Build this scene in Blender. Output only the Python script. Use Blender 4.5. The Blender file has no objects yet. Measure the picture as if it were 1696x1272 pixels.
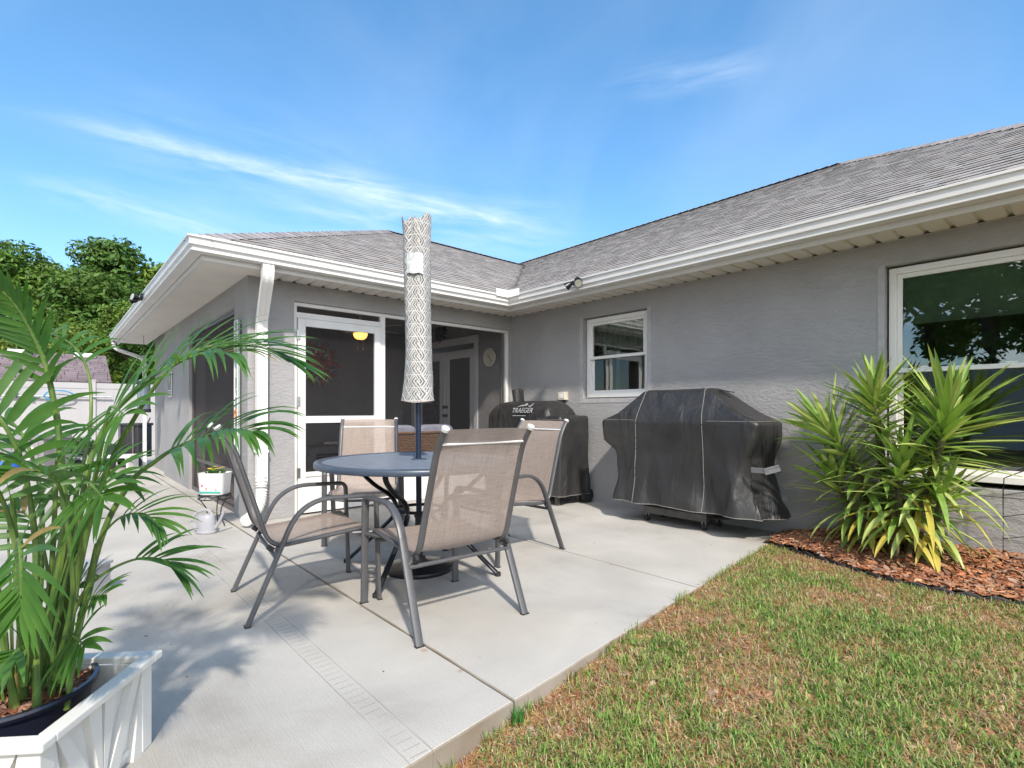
import bpy, math, random
import numpy as np
from mathutils import Vector, Matrix, noise
R = math.radians
random.seed(7); rng = np.random.default_rng(7)
sc = bpy.context.scene
C = sc.collection
# ------------------------------------------------------------------ camera geometry (metres)
F = 859.0; HX = 848.0; HY = 680.0; EYE = 1.1036
_a = R(138.4); FW = Vector((math.cos(_a), math.sin(_a), 0)); RT = Vector((math.sin(_a), -math.cos(_a), 0))
CAM = Vector((-FW.x*7.406, -FW.y*7.406, EYE))
def at(px, py, d):
    return CAM + FW*d + RT*((px-HX)/F*d) + Vector((0, 0, -(py-HY)/F*d))
def dl(d, l, z=0.0):
    p = CAM + FW*d + RT*l; return Vector((p.x, p.y, z))
def onG(px, py, z=0.0): return at(px, py, (EYE-z)*F/(py-HY))
def onY(px, py, y=0.0): return at(px, py, (y-CAM.y)/(FW.y+(px-HX)/F*RT.y))
def onX(px, py, x=0.0): return at(px, py, (x-CAM.x)/(FW.x+(px-HX)/F*RT.x))
# ------------------------------------------------------------------ mesh builder
class MB:
    def __init__(s): s.v = []; s.f = []; s.m = []; s.sm = []; s.c = None
    def add(s, vs, fs, m=0, smooth=False):
        b = len(s.v); s.v.extend([tuple(v) for v in vs])
        for f in fs: s.f.append(tuple(b+i for i in f)); s.m.append(m); s.sm.append(smooth)
        return s
    def box(s, lo, hi, m=0):
        x0, y0, z0 = lo; x1, y1, z1 = hi
        if x0 > x1: x0, x1 = x1, x0
        if y0 > y1: y0, y1 = y1, y0
        if z0 > z1: z0, z1 = z1, z0
        return s.add([(x0,y0,z0),(x1,y0,z0),(x1,y1,z0),(x0,y1,z0),(x0,y0,z1),(x1,y0,z1),(x1,y1,z1),(x0,y1,z1)],
              [(0,3,2,1),(4,5,6,7),(0,1,5,4),(1,2,6,5),(2,3,7,6),(3,0,4,7)], m)
    def obox(s, c, size, rot=None, m=0):
        sx, sy, sz = [q/2 for q in size]; c = Vector(c)
        M = rot if rot is not None else Matrix.Identity(3)
        vs = [c + M @ Vector((a*sx, b*sy, d*sz)) for d in (-1,1) for a, b in ((-1,-1),(1,-1),(1,1),(-1,1))]
        return s.add(vs, [(0,3,2,1),(4,5,6,7),(0,1,5,4),(1,2,6,5),(2,3,7,6),(3,0,4,7)], m)
    def tube(s, pts, r, n=10, m=0, smooth=True, up=(0,0,1), ry=None, cap=True, power=1.0):
        pts = [Vector(p) for p in pts]; N = len(pts)
        rs = r if hasattr(r, '__len__') else [r]*N
        rys = ry if hasattr(ry, '__len__') else [ry]*N
        vs = []; up = Vector(up)
        for i, p in enumerate(pts):
            t = (pts[min(i+1, N-1)]-pts[max(i-1, 0)])
            if t.length < 1e-9: t = Vector((0,0,1))
            t.normalize()
            a = up.cross(t)
            if a.length < 1e-3: a = Vector((1,0,0)).cross(t)
            if a.length < 1e-3: a = Vector((0,1,0)).cross(t)
            a.normalize(); b = t.cross(a)
            r1 = rs[i]; r2 = rys[i] if rys[i] is not None else r1
            for k in range(n):
                w = 2*math.pi*k/n; cw, sw = math.cos(w), math.sin(w)
                if power != 1.0:
                    cw = math.copysign(abs(cw)**power, cw); sw = math.copysign(abs(sw)**power, sw)
                vs.append(p + a*cw*r1 + b*sw*r2)
        fs = [(i*n+k, i*n+(k+1) % n, (i+1)*n+(k+1) % n, (i+1)*n+k) for i in range(N-1) for k in range(n)]
        s.add(vs, fs, m, smooth)
        if cap:
            b = len(s.v)-len(vs)
            s.f.append(tuple(b+k for k in range(n))[::-1]); s.m.append(m); s.sm.append(False)
            s.f.append(tuple(b+(N-1)*n+k for k in range(n))); s.m.append(m); s.sm.append(False)
        return s
    def lathe(s, prof, n=32, m=0, c=(0,0,0), smooth=True, wob=None):
        vs = []
        for j, (r, z) in enumerate(prof):
            for k in range(n):
                w = 2*math.pi*k/n; q = r*(1+(wob(w, z) if wob else 0))
                vs.append((c[0]+q*math.cos(w), c[1]+q*math.sin(w), c[2]+z))
        fs = [(j*n+k, j*n+(k+1) % n, (j+1)*n+(k+1) % n, (j+1)*n+k) for j in range(len(prof)-1) for k in range(n)]
        s.add(vs, fs, m, smooth)
        b = len(s.v)-len(vs)
        if prof[0][0] > 1e-5: s.f.append(tuple(b+k for k in range(n))[::-1]); s.m.append(m); s.sm.append(False)
        if prof[-1][0] > 1e-5: s.f.append(tuple(b+(len(prof)-1)*n+k for k in range(n))); s.m.append(m); s.sm.append(False)
        return s
    def loft(s, rings, m=0, smooth=True, cap=True, closed=True):
        n = len(rings[0]); vs = [p for r in rings for p in r]
        K = n if closed else n-1
        fs = [(j*n+k, j*n+(k+1) % n, (j+1)*n+(k+1) % n, (j+1)*n+k) for j in range(len(rings)-1) for k in range(K)]
        s.add(vs, fs, m, smooth)
        if cap:
            b = len(s.v)-len(vs)
            s.f.append(tuple(b+k for k in range(n))[::-1]); s.m.append(m); s.sm.append(smooth)
            s.f.append(tuple(b+(len(rings)-1)*n+k for k in range(n))); s.m.append(m); s.sm.append(smooth)
        return s
    def ribbon(s, pts, w, side, fold=0.15, m=0):
        N = len(pts); vs = []
        for i in range(N):
            p = pts[i]; t = (pts[min(i+1,N-1)]-pts[max(i-1,0)]).normalized()
            sd = side - t*side.dot(t)
            if sd.length < 1e-4: sd = t.orthogonal()
            sd.normalize(); nn = t.cross(sd)
            vs += [p - sd*w[i] + nn*w[i]*fold, p, p + sd*w[i] + nn*w[i]*fold]
        fs = []
        for i in range(N-1):
            a = i*3; fs += [(a, a+1, a+4, a+3), (a+1, a+2, a+5, a+4)]
        return s.add(vs, fs, m, True)
    def rotz(s, ang, c=(0,0,0)):
        ca, sa = math.cos(ang), math.sin(ang)
        s.v = [(c[0]+(x-c[0])*ca-(y-c[1])*sa, c[1]+(x-c[0])*sa+(y-c[1])*ca, z) for x, y, z in s.v]; return s
WL = {}
def link(o): C.objects.link(o); return o
def tag(o, label=None, cat=None, group=None, kind=None):
    if label: o['label'] = label
    if cat: o['category'] = cat
    if group: o['group'] = group
    if kind: o['kind'] = kind
    return o
SPLIT = {'dry_sheath', 'window_surround','cross_bar','corner_post','stitching','hinge','door_glass','door_handle','screen_panel','screen_mesh','strap','french_door','room','pane','frame','rim','latch','end_cap','wing_wall','door_casing','print','screen_frame','bracket','roof_vent','cart','leg_frame','base','handle','lamp_head','leg','stand','soffit_edge','net_hoop','band','ray','splash_guard'}
def pieces(mb, tol=.004):
    n = len(mb.v); par = list(range(n))
    def find(i):
        while par[i] != i: par[i] = par[par[i]]; i = par[i]
        return i
    for f in mb.f:
        r0 = find(f[0])
        for i in f[1:]:
            r1 = find(i)
            if r1 != r0: par[r1] = r0
    comp = {}
    for k, f in enumerate(mb.f): comp.setdefault(find(f[0]), []).append(k)
    cs = list(comp.values())
    if len(cs) > 60: return [mb]
    bb = []
    for c in cs:
        vv = np.array([mb.v[i] for k in c for i in mb.f[k]]); bb.append((vv.min(0)-tol, vv.max(0)+tol))
    p2 = list(range(len(cs)))
    def f2(i):
        while p2[i] != i: i = p2[i]
        return i
    for i in range(len(cs)):
        for j in range(i):
            if np.all(bb[i][0] <= bb[j][1]) and np.all(bb[j][0] <= bb[i][1]): p2[f2(i)] = f2(j)
    grp = {}
    for i in range(len(cs)): grp.setdefault(f2(i), []).extend(cs[i])
    out = []
    for ks in grp.values():
        q = MB(); mp = {}
        for k in ks:
            f = []
            for i in mb.f[k]:
                if i not in mp: mp[i] = len(q.v); q.v.append(mb.v[i])
                f.append(mp[i])
            q.f.append(tuple(f)); q.m.append(mb.m[k]); q.sm.append(mb.sm[k])
        out.append(q)
    return out
def obj(name, mb, mats, parent=None, **k):
    if name in SPLIT and parent is not None and k.get('col') is None:
        ps = pieces(mb)
        if len(ps) > 1:
            os_ = [obj_one(name, p, mats, parent, **k) for p in ps]; return os_[0]
    return obj_one(name, mb, mats, parent, **k)
def obj_one(name, mb, mats, parent=None, world=False, bevel=0, sharp=35, label=None, at_=None, col=None):
    """one mesh object; world=True: vertices are given in world coordinates"""
    if not isinstance(mats, (list, tuple)): mats = [mats]
    me = bpy.data.meshes.new(name)
    v = np.array(mb.v, dtype=float).reshape(-1, 3)
    off = Vector((0,0,0))
    if parent is not None and world: off = WL[parent.name]
    if at_ is not None: off = Vector(at_)
    v = v - np.array(off)
    me.from_pydata(v.tolist(), [], mb.f)
    for m in mats: me.materials.append(m)
    me.polygons.foreach_set('material_index', mb.m)
    me.polygons.foreach_set('use_smooth', mb.sm)
    if any(mb.sm):
        try: me.set_sharp_from_angle(angle=R(sharp))
        except Exception: pass
    if col is not None:
        a = me.color_attributes.new('tint', 'FLOAT_COLOR', 'CORNER')
        tot = np.array([len(f) for f in mb.f]); cc = np.repeat(np.array(col, dtype=np.float32), tot, axis=0)
        a.data.foreach_set('color', np.c_[cc, np.ones(len(cc))].astype(np.float32).ravel())
    me.update()
    o = bpy.data.objects.new(name, me); link(o)
    if parent is not None: o.parent = parent
    if at_ is not None: o.location = at_
    WL[o.name] = off if (world or at_ is not None) else Vector((0,0,0))
    if bevel:
        b = o.modifiers.new('bevel', 'BEVEL'); b.width = bevel; b.segments = 2; b.limit_method = 'ANGLE'; b.angle_limit = R(40)
    if label: o['label'] = label
    return o
def thing(name, label, cat, loc=(0,0,0), rz=0, group=None):
    o = bpy.data.objects.new(name, None); link(o); o.empty_display_size = .1
    o.location = loc; o.rotation_euler = (0,0,rz); WL[o.name] = Vector(loc)
    return tag(o, label, cat, group)
def single(name, mb, mats, label, cat, loc=(0,0,0), group=None, **k):
    o = obj(name, mb, mats, at_=loc, **k); return tag(o, label, cat, group)
def struct(name, mb, mats, **k): return tag(obj(name, mb, mats, **k), kind='structure')
def copy_tree(o, parent=None):
    c = o.copy(); C.objects.link(c); c.parent = parent
    for ch in list(o.children): copy_tree(ch, c)
    return c
def arc(c, r, a0, a1, n, ax='yz'):
    out = []
    for i in range(n+1):
        a = R(a0+(a1-a0)*i/n); out.append((c[0]+r*math.cos(a), c[1]+r*math.sin(a)))
    return out
def smooth_path(pts, k=6):
    pts = [Vector(p) for p in pts]; out = []
    P = [pts[0]*2-pts[1]] + pts + [pts[-1]*2-pts[-2]]
    for i in range(1, len(P)-2):
        for j in range(k):
            t = j/k; a, b, c, d = P[i-1], P[i], P[i+1], P[i+2]
            out.append(.5*((2*b)+(c-a)*t+(2*a-5*b+4*c-d)*t*t+(3*b-a-3*c+d)*t**3))
    out.append(pts[-1]); return out
def fillet(pts, r, n=5):
    """polyline with rounded corners"""
    pts = [Vector(p) for p in pts]; out = [pts[0]]
    for i in range(1, len(pts)-1):
        a, b, c = pts[i-1], pts[i], pts[i+1]
        rr = r[i-1] if hasattr(r, '__len__') else r
        d1 = (a-b); d2 = (c-b); q = min(rr, d1.length*.49, d2.length*.49)
        p0 = b+d1.normalized()*q; p1 = b+d2.normalized()*q
        for j in range(n+1):
            t = j/n; out.append(p0*(1-t)**2 + b*2*t*(1-t) + p1*t*t)
    out.append(pts[-1]); return out
# ------------------------------------------------------------------ materials
def newmat(name):
    m = bpy.data.materials.new(name); m.use_nodes = True; nt = m.node_tree
    return m, nt, nt.nodes['Principled BSDF']
def nd(nt, t, **k):
    n = nt.nodes.new(t)
    for a, b in k.items():
        if a in n.inputs: n.inputs[a].default_value = b
        else: setattr(n, a, b)
    return n
def ramp(nt, stops, src):
    n = nt.nodes.new('ShaderNodeValToRGB'); e = n.color_ramp.elements
    while len(e) < len(stops): e.new(.5)
    for q, (p, c) in zip(e, stops):
        q.position = p; q.color = (c if len(c) == 4 else (*c, 1)) if hasattr(c, '__len__') else (c, c, c, 1)
    nt.links.new(src, n.inputs[0]); return n
def g3(v): return (v, v, v) if not hasattr(v, '__len__') else tuple(v)
def mat(name, col, rough=.6, metal=0, var=.12, scale=12, bump=0, bscale=60, spec=.5, coat=0, space='Object', dist=.01):
    m, nt, b = newmat(name); L = nt.links
    tc = nd(nt, 'ShaderNodeTexCoord'); col = g3(col)
    n = nd(nt, 'ShaderNodeTexNoise', Scale=scale, Detail=5.0); L.new(tc.outputs[space], n.inputs['Vector'])
    r = ramp(nt, [(.3, tuple(c*(1-var) for c in col)), (.7, tuple(min(1, c*(1+var)) for c in col))], n.outputs['Fac'])
    L.new(r.outputs[0], b.inputs['Base Color'])
    b.inputs['Roughness'].default_value = rough; b.inputs['Metallic'].default_value = metal
    b.inputs['Specular IOR Level'].default_value = spec
    if coat: b.inputs['Coat Weight'].default_value = coat
    if bump:
        n2 = nd(nt, 'ShaderNodeTexNoise', Scale=bscale, Detail=4.0); L.new(tc.outputs[space], n2.inputs['Vector'])
        bp = nd(nt, 'ShaderNodeBump', Strength=bump, Distance=dist); L.new(n2.outputs['Fac'], bp.inputs['Height']); L.new(bp.outputs[0], b.inputs['Normal'])
    return m
def stucco(name, col, strength=.8):
    m, nt, b = newmat(name); L = nt.links; tc = nd(nt, 'ShaderNodeTexCoord')
    mp = nd(nt, 'ShaderNodeMapping'); mp.inputs['Scale'].default_value = (9, 9, 24); L.new(tc.outputs['Object'], mp.inputs[0])
    n1 = nd(nt, 'ShaderNodeTexNoise', Scale=1.0, Detail=5.0, Distortion=2.2); n1.inputs['Roughness'].default_value = .62; L.new(mp.outputs[0], n1.inputs['Vector'])
    r1 = ramp(nt, [(.40, 0.0), (.5, .75), (.62, 1.0)], n1.outputs['Fac'])
    n2 = nd(nt, 'ShaderNodeTexNoise', Scale=120.0, Detail=3.0); L.new(tc.outputs['Object'], n2.inputs['Vector'])
    mx = nd(nt, 'ShaderNodeMath', operation='MULTIPLY_ADD'); L.new(n2.outputs['Fac'], mx.inputs[0]); mx.inputs[1].default_value = .18; L.new(r1.outputs[0], mx.inputs[2])
    bp = nd(nt, 'ShaderNodeBump', Strength=min(1, strength*.85), Distance=.0048); L.new(mx.outputs[0], bp.inputs['Height']); L.new(bp.outputs[0], b.inputs['Normal'])
    n3 = nd(nt, 'ShaderNodeTexNoise', Scale=1.6, Detail=5.0); L.new(tc.outputs['Object'], n3.inputs['Vector'])
    c = ramp(nt, [(.3, tuple(q*.89 for q in col)), (.7, tuple(q*1.06 for q in col))], n3.outputs['Fac'])
    L.new(c.outputs[0], b.inputs['Base Color']); b.inputs['Roughness'].default_value = .92; b.inputs['Specular IOR Level'].default_value = .25
    return m
RUST = [(*onG(703, 1077).xy, .035), (*onG(762, 1111).xy, .03), (*onG(600, 1005).xy, .028), (*onG(868, 1012).xy, .026)]
def concrete():
    m, nt, b = newmat('concrete'); L = nt.links; tc = nd(nt, 'ShaderNodeTexCoord'); O = tc.outputs['Object']
    n1 = nd(nt, 'ShaderNodeTexNoise', Scale=1.3, Detail=8.0); L.new(O, n1.inputs['Vector'])
    c1 = ramp(nt, [(.3, (.395, .378, .352)), (.5, (.455, .438, .41)), (.72, (.505, .488, .458))], n1.outputs['Fac'])
    n2 = nd(nt, 'ShaderNodeTexNoise', Scale=260.0, Detail=2.0); L.new(O, n2.inputs['Vector'])
    c2 = ramp(nt, [(.25, .74), (.6, 1.05)], n2.outputs['Fac'])
    mul = nd(nt, 'ShaderNodeMixRGB', blend_type='MULTIPLY'); mul.inputs[0].default_value = 1; L.new(c1.outputs[0], mul.inputs[1]); L.new(c2.outputs[0], mul.inputs[2])
    # worn pits and dark flecks
    v = nd(nt, 'ShaderNodeTexVoronoi', Scale=5.0); L.new(O, v.inputs['Vector'])
    c3 = ramp(nt, [(.018, (.35, .32, .3)), (.03, (1, 1, 1))], v.outputs['Distance'])
    mul2 = nd(nt, 'ShaderNodeMixRGB', blend_type='MULTIPLY'); mul2.inputs[0].default_value = .75; L.new(mul.outputs[0], mul2.inputs[1]); L.new(c3.outputs[0], mul2.inputs[2])
    # drip line pressed into the slab along y=-4.04 : two fine lines and rungs
    sx = nd(nt, 'ShaderNodeSeparateXYZ'); L.new(O, sx.inputs[0])
    def M(op, a, bb=None, cc=None):
        q = nd(nt, 'ShaderNodeMath', operation=op)
        for i, w in enumerate((a, bb, cc)):
            if w is None: continue
            if isinstance(w, (int, float)): q.inputs[i].default_value = w
            else: L.new(w, q.inputs[i])
        return q.outputs[0]
    dy = M('ADD', sx.outputs['Y'], 4.035)
    ady = M('ABSOLUTE', dy)
    edge = M('LESS_THAN', M('ABSOLUTE', M('SUBTRACT', ady, .045)), .0022)
    rung = M('MULTIPLY', M('LESS_THAN', M('FRACT', M('MULTIPLY', sx.outputs['X'], 22.0)), .10), M('LESS_THAN', ady, .032))
    ln = M('MAXIMUM', edge, rung)
    n5 = nd(nt, 'ShaderNodeTexNoise', Scale=3.0, Detail=3.0); L.new(O, n5.inputs['Vector'])
    gate = ramp(nt, [(.32, .08), (.58, .75)], n5.outputs['Fac'])
    lg = M('MULTIPLY', ln, gate.outputs[0])
    mx = nd(nt, 'ShaderNodeMixRGB', blend_type='MIX'); L.new(lg, mx.inputs[0]); L.new(mul2.outputs[0], mx.inputs[1]); mx.inputs[2].default_value = (.23, .22, .2, 1)
    nst = nd(nt, 'ShaderNodeTexNoise', Scale=.7, Detail=7.0, Distortion=1.0); nst.inputs['Roughness'].default_value = .65; L.new(O, nst.inputs['Vector'])
    cst = ramp(nt, [(.32, (.74, .715, .68)), (.5, (.97, .965, .955)), (.68, (1.07, 1.05, 1.02))], nst.outputs['Fac'])
    ms_ = nd(nt, 'ShaderNodeMixRGB', blend_type='MULTIPLY'); ms_.inputs[0].default_value = 1; L.new(mx.outputs[0], ms_.inputs[1]); L.new(cst.outputs[0], ms_.inputs[2]); mx = ms_
    for (px_, py_, rr_) in RUST:
        vd = nd(nt, 'ShaderNodeVectorMath', operation='DISTANCE'); L.new(O, vd.inputs[0]); vd.inputs[1].default_value = (px_, py_, 0)
        wv = M('ADD', vd.outputs['Value'], M('MULTIPLY', n2.outputs['Fac'], .02))
        rm = ramp(nt, [(.0, .8), (.5, .45), (1.0, 0.0)], M('DIVIDE', wv, rr_))
        mr = nd(nt, 'ShaderNodeMixRGB', blend_type='MIX'); L.new(rm.outputs[0], mr.inputs[0]); L.new(mx.outputs[0], mr.inputs[1]); mr.inputs[2].default_value = (.30, .13, .04, 1); mx = mr
    low = M('LESS_THAN', sx.outputs['Z'], -.0015); dirt = M('MULTIPLY', low, M('MULTIPLY_ADD', n5.outputs['Fac'], .9, .25))
    mxd = nd(nt, 'ShaderNodeMixRGB', blend_type='MIX'); L.new(dirt, mxd.inputs[0]); L.new(mx.outputs[0], mxd.inputs[1]); mxd.inputs[2].default_value = (.20, .155, .11, 1)
    L.new(mxd.outputs[0], b.inputs['Base Color']); b.inputs['Roughness'].default_value = .9; b.inputs['Specular IOR Level'].default_value = .3
    # broomed finish
    mp = nd(nt, 'ShaderNodeMapping'); mp.inputs['Scale'].default_value = (3, 60, 1); mp.inputs['Rotation'].default_value = (0, 0, R(38)); L.new(O, mp.inputs[0])
    n4 = nd(nt, 'ShaderNodeTexNoise', Scale=2.0, Detail=6.0, Distortion=.5); L.new(mp.outputs[0], n4.inputs['Vector'])
    hh = M('MULTIPLY_ADD', n2.outputs['Fac'], .5, n4.outputs['Fac'])
    bp = nd(nt, 'ShaderNodeBump', Strength=.4, Distance=.004); L.new(hh, bp.inputs['Height']); L.new(bp.outputs[0], b.inputs['Normal'])
    return m
def tintmat(name, rough=.9, bump=.5, bscale=400, mulc=(1,1,1), spec=.3, transl=0, noise_v=.15):
    m, nt, b = newmat(name); L = nt.links; tc = nd(nt, 'ShaderNodeTexCoord')
    a = nd(nt, 'ShaderNodeAttribute', attribute_name='tint')
    n = nd(nt, 'ShaderNodeTexNoise', Scale=bscale, Detail=3.0); L.new(tc.outputs['Object'], n.inputs['Vector'])
    r = ramp(nt, [(.3, tuple(c*(1-noise_v) for c in mulc)), (.7, tuple(c*(1+noise_v) for c in mulc))], n.outputs['Fac'])
    mul = nd(nt, 'ShaderNodeMixRGB', blend_type='MULTIPLY'); mul.inputs[0].default_value = 1; L.new(a.outputs['Color'], mul.inputs[1]); L.new(r.outputs[0], mul.inputs[2])
    L.new(mul.outputs[0], b.inputs['Base Color']); b.inputs['Roughness'].default_value = rough; b.inputs['Specular IOR Level'].default_value = spec
    if bump:
        bp = nd(nt, 'ShaderNodeBump', Strength=bump, Distance=.002); L.new(n.outputs['Fac'], bp.inputs['Height']); L.new(bp.outputs[0], b.inputs['Normal'])
    if transl:
        tr = nd(nt, 'ShaderNodeBsdfTranslucent'); L.new(mul.outputs[0], tr.inputs['Color'])
        ms = nd(nt, 'ShaderNodeMixShader'); ms.inputs[0].default_value = transl; L.new(b.outputs[0], ms.inputs[1]); L.new(tr.outputs[0], ms.inputs[2])
        L.new(ms.outputs[0], nt.nodes['Material Output'].inputs['Surface'])
    return m
def leafmat(name, c1, c2, rough=.4, transl=.3, tcol=None, scale=9):
    m, nt, b = newmat(name); L = nt.links; tc = nd(nt, 'ShaderNodeTexCoord')
    n = nd(nt, 'ShaderNodeTexNoise', Scale=scale, Detail=3.0); L.new(tc.outputs['Object'], n.inputs['Vector'])
    r = ramp(nt, [(.32, c1), (.68, c2)], n.outputs['Fac']); L.new(r.outputs[0], b.inputs['Base Color'])
    b.inputs['Roughness'].default_value = rough; b.inputs['Specular IOR Level'].default_value = .5
    tr = nd(nt, 'ShaderNodeBsdfTranslucent')
    if tcol: tr.inputs['Color'].default_value = (*tcol, 1)
    else: L.new(r.outputs[0], tr.inputs['Color'])
    ms = nd(nt, 'ShaderNodeMixShader'); ms.inputs[0].default_value = transl; L.new(b.outputs[0], ms.inputs[1]); L.new(tr.outputs[0], ms.inputs[2])
    L.new(ms.outputs[0], nt.nodes['Material Output'].inputs['Surface']); return m
def glassmat(name='window_glass', tint=(.74, .90, .78), ior=2.6):
    m, nt, b = newmat(name); L = nt.links; nt.nodes.remove(b)
    t = nd(nt, 'ShaderNodeBsdfTransparent'); t.inputs[0].default_value = (*tint, 1)
    g = nd(nt, 'ShaderNodeBsdfGlossy'); g.inputs['Roughness'].default_value = .0; g.inputs['Color'].default_value = (.9, .95, .92, 1)
    f = nd(nt, 'ShaderNodeFresnel'); f.inputs['IOR'].default_value = ior
    tc = nd(nt, 'ShaderNodeTexCoord'); n = nd(nt, 'ShaderNodeTexNoise', Scale=2.0, Detail=1.0); L.new(tc.outputs['Object'], n.inputs['Vector'])
    bp = nd(nt, 'ShaderNodeBump', Strength=.04, Distance=.02); L.new(n.outputs['Fac'], bp.inputs['Height']); L.new(bp.outputs[0], g.inputs['Normal'])
    ms = nd(nt, 'ShaderNodeMixShader'); L.new(f.outputs[0], ms.inputs[0]); L.new(t.outputs[0], ms.inputs[1]); L.new(g.outputs[0], ms.inputs[2])
    L.new(ms.outputs[0], nt.nodes['Material Output'].inputs['Surface']); return m
def screenmat(name, fac=.45, col=(.03, .03, .035)):
    m, nt, b = newmat(name); L = nt.links
    b.inputs['Base Color'].default_value = (*col, 1); b.inputs['Roughness'].default_value = .8
    t = nd(nt, 'ShaderNodeBsdfTransparent')
    ms = nd(nt, 'ShaderNodeMixShader'); ms.inputs[0].default_value = fac; L.new(t.outputs[0], ms.inputs[1]); L.new(b.outputs[0], ms.inputs[2])
    L.new(ms.outputs[0], nt.nodes['Material Output'].inputs['Surface']); return m
def slingmat():
    m, nt, b = newmat('sling_fabric'); L = nt.links; tc = nd(nt, 'ShaderNodeTexCoord'); O = tc.outputs['Object']
    cols = []
    for scl, amp in (((420, 9, 9), 1), ((9, 420, 420), 1)):
        mp = nd(nt, 'ShaderNodeMapping'); mp.inputs['Scale'].default_value = scl; L.new(O, mp.inputs[0])
        n = nd(nt, 'ShaderNodeTexNoise', Scale=1.0, Detail=2.0); L.new(mp.outputs[0], n.inputs['Vector']); cols.append(n.outputs['Fac'])
    ad = nd(nt, 'ShaderNodeMath', operation='ADD'); L.new(cols[0], ad.inputs[0]); L.new(cols[1], ad.inputs[1])
    r = ramp(nt, [(.35, (.31, .245, .208)), (.65, (.48, .395, .345))], ad.outputs[0]); ad.inputs[1].default_value = .5
    hf = nd(nt, 'ShaderNodeMath', operation='MULTIPLY'); L.new(ad.outputs[0], hf.inputs[0]); hf.inputs[1].default_value = .5; L.new(hf.outputs[0], r.inputs[0])
    L.new(r.outputs[0], b.inputs['Base Color']); b.inputs['Roughness'].default_value = .75
    tr = nd(nt, 'ShaderNodeBsdfTranslucent'); L.new(r.outputs[0], tr.inputs['Color'])
    m1 = nd(nt, 'ShaderNodeMixShader'); m1.inputs[0].default_value = .3; L.new(b.outputs[0], m1.inputs[1]); L.new(tr.outputs[0], m1.inputs[2])
    tp = nd(nt, 'ShaderNodeBsdfTransparent'); m2 = nd(nt, 'ShaderNodeMixShader'); m2.inputs[0].default_value = .13
    L.new(m1.outputs[0], m2.inputs[1]); L.new(tp.outputs[0], m2.inputs[2]); L.new(m2.outputs[0], nt.nodes['Material Output'].inputs['Surface'])
    return m
def ikatmat():
    """black-on-white woven diamond pattern, laid out round the sleeve (angle, height)"""
    m, nt, b = newmat('ikat_cover'); L = nt.links; tc = nd(nt, 'ShaderNodeTexCoord'); s = nd(nt, 'ShaderNodeSeparateXYZ'); L.new(tc.outputs['Object'], s.inputs[0])
    def M(op, a, bb=None, cc=None):
        q = nd(nt, 'ShaderNodeMath', operation=op)
        for i, w in enumerate((a, bb, cc)):
            if w is None: continue
            if isinstance(w, (int, float)): q.inputs[i].default_value = w
            else: L.new(w, q.inputs[i])
        return q.outputs[0]
    nz = nd(nt, 'ShaderNodeTexNoise', Scale=26.0, Detail=2.0); L.new(tc.outputs['Object'], nz.inputs['Vector'])
    ang = M('ARCTAN2', s.outputs['Y'], s.outputs['X'])
    wob = M('MULTIPLY', M('SUBTRACT', nz.outputs['Fac'], .5), .16)
    u = M('ADD', M('MULTIPLY', ang, 10/(2*math.pi)), wob); v = M('ADD', M('MULTIPLY', s.outputs['Z'], 11.5), wob)
    a = M('ADD', u, v); c = M('SUBTRACT', u, v)
    fa = M('FRACT', a); fc = M('FRACT', c)
    fu = M('FRACT', u)
    pick = M('GREATER_THAN', M('FRACT', M('MULTIPLY', M('ADD', M('FLOOR', a), M('FLOOR', v)), .5)), .25)
    sa = M('FRACT', M('MULTIPLY', fa, 3.0)); sb = M('FRACT', M('MULTIPLY', fc, 3.0))
    st = M('ADD', M('MULTIPLY', pick, sa), M('MULTIPLY', M('SUBTRACT', 1.0, pick), sb))
    line = M('LESS_THAN', st, .5)
    bord = M('MINIMUM', M('MINIMUM', fa, fc), M('MULTIPLY', M('ABSOLUTE', M('SUBTRACT', M('FRACT', v), .5)), 2.0))
    notb = M('GREATER_THAN', bord, .07)
    k = M('MULTIPLY', M('MULTIPLY', line, notb), M('MULTIPLY_ADD', nz.outputs['Fac'], .9, .42))
    mx = nd(nt, 'ShaderNodeMixRGB', blend_type='MIX'); L.new(k, mx.inputs[0]); mx.inputs[1].default_value = (.47, .465, .455, 1); mx.inputs[2].default_value = (.075, .075, .078, 1)
    L.new(mx.outputs[0], b.inputs['Base Color']); b.inputs['Roughness'].default_value = .85
    bp = nd(nt, 'ShaderNodeBump', Strength=.6, Distance=.006); L.new(nz.outputs['Fac'], bp.inputs['Height']); L.new(bp.outputs[0], b.inputs['Normal'])
    return m
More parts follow.
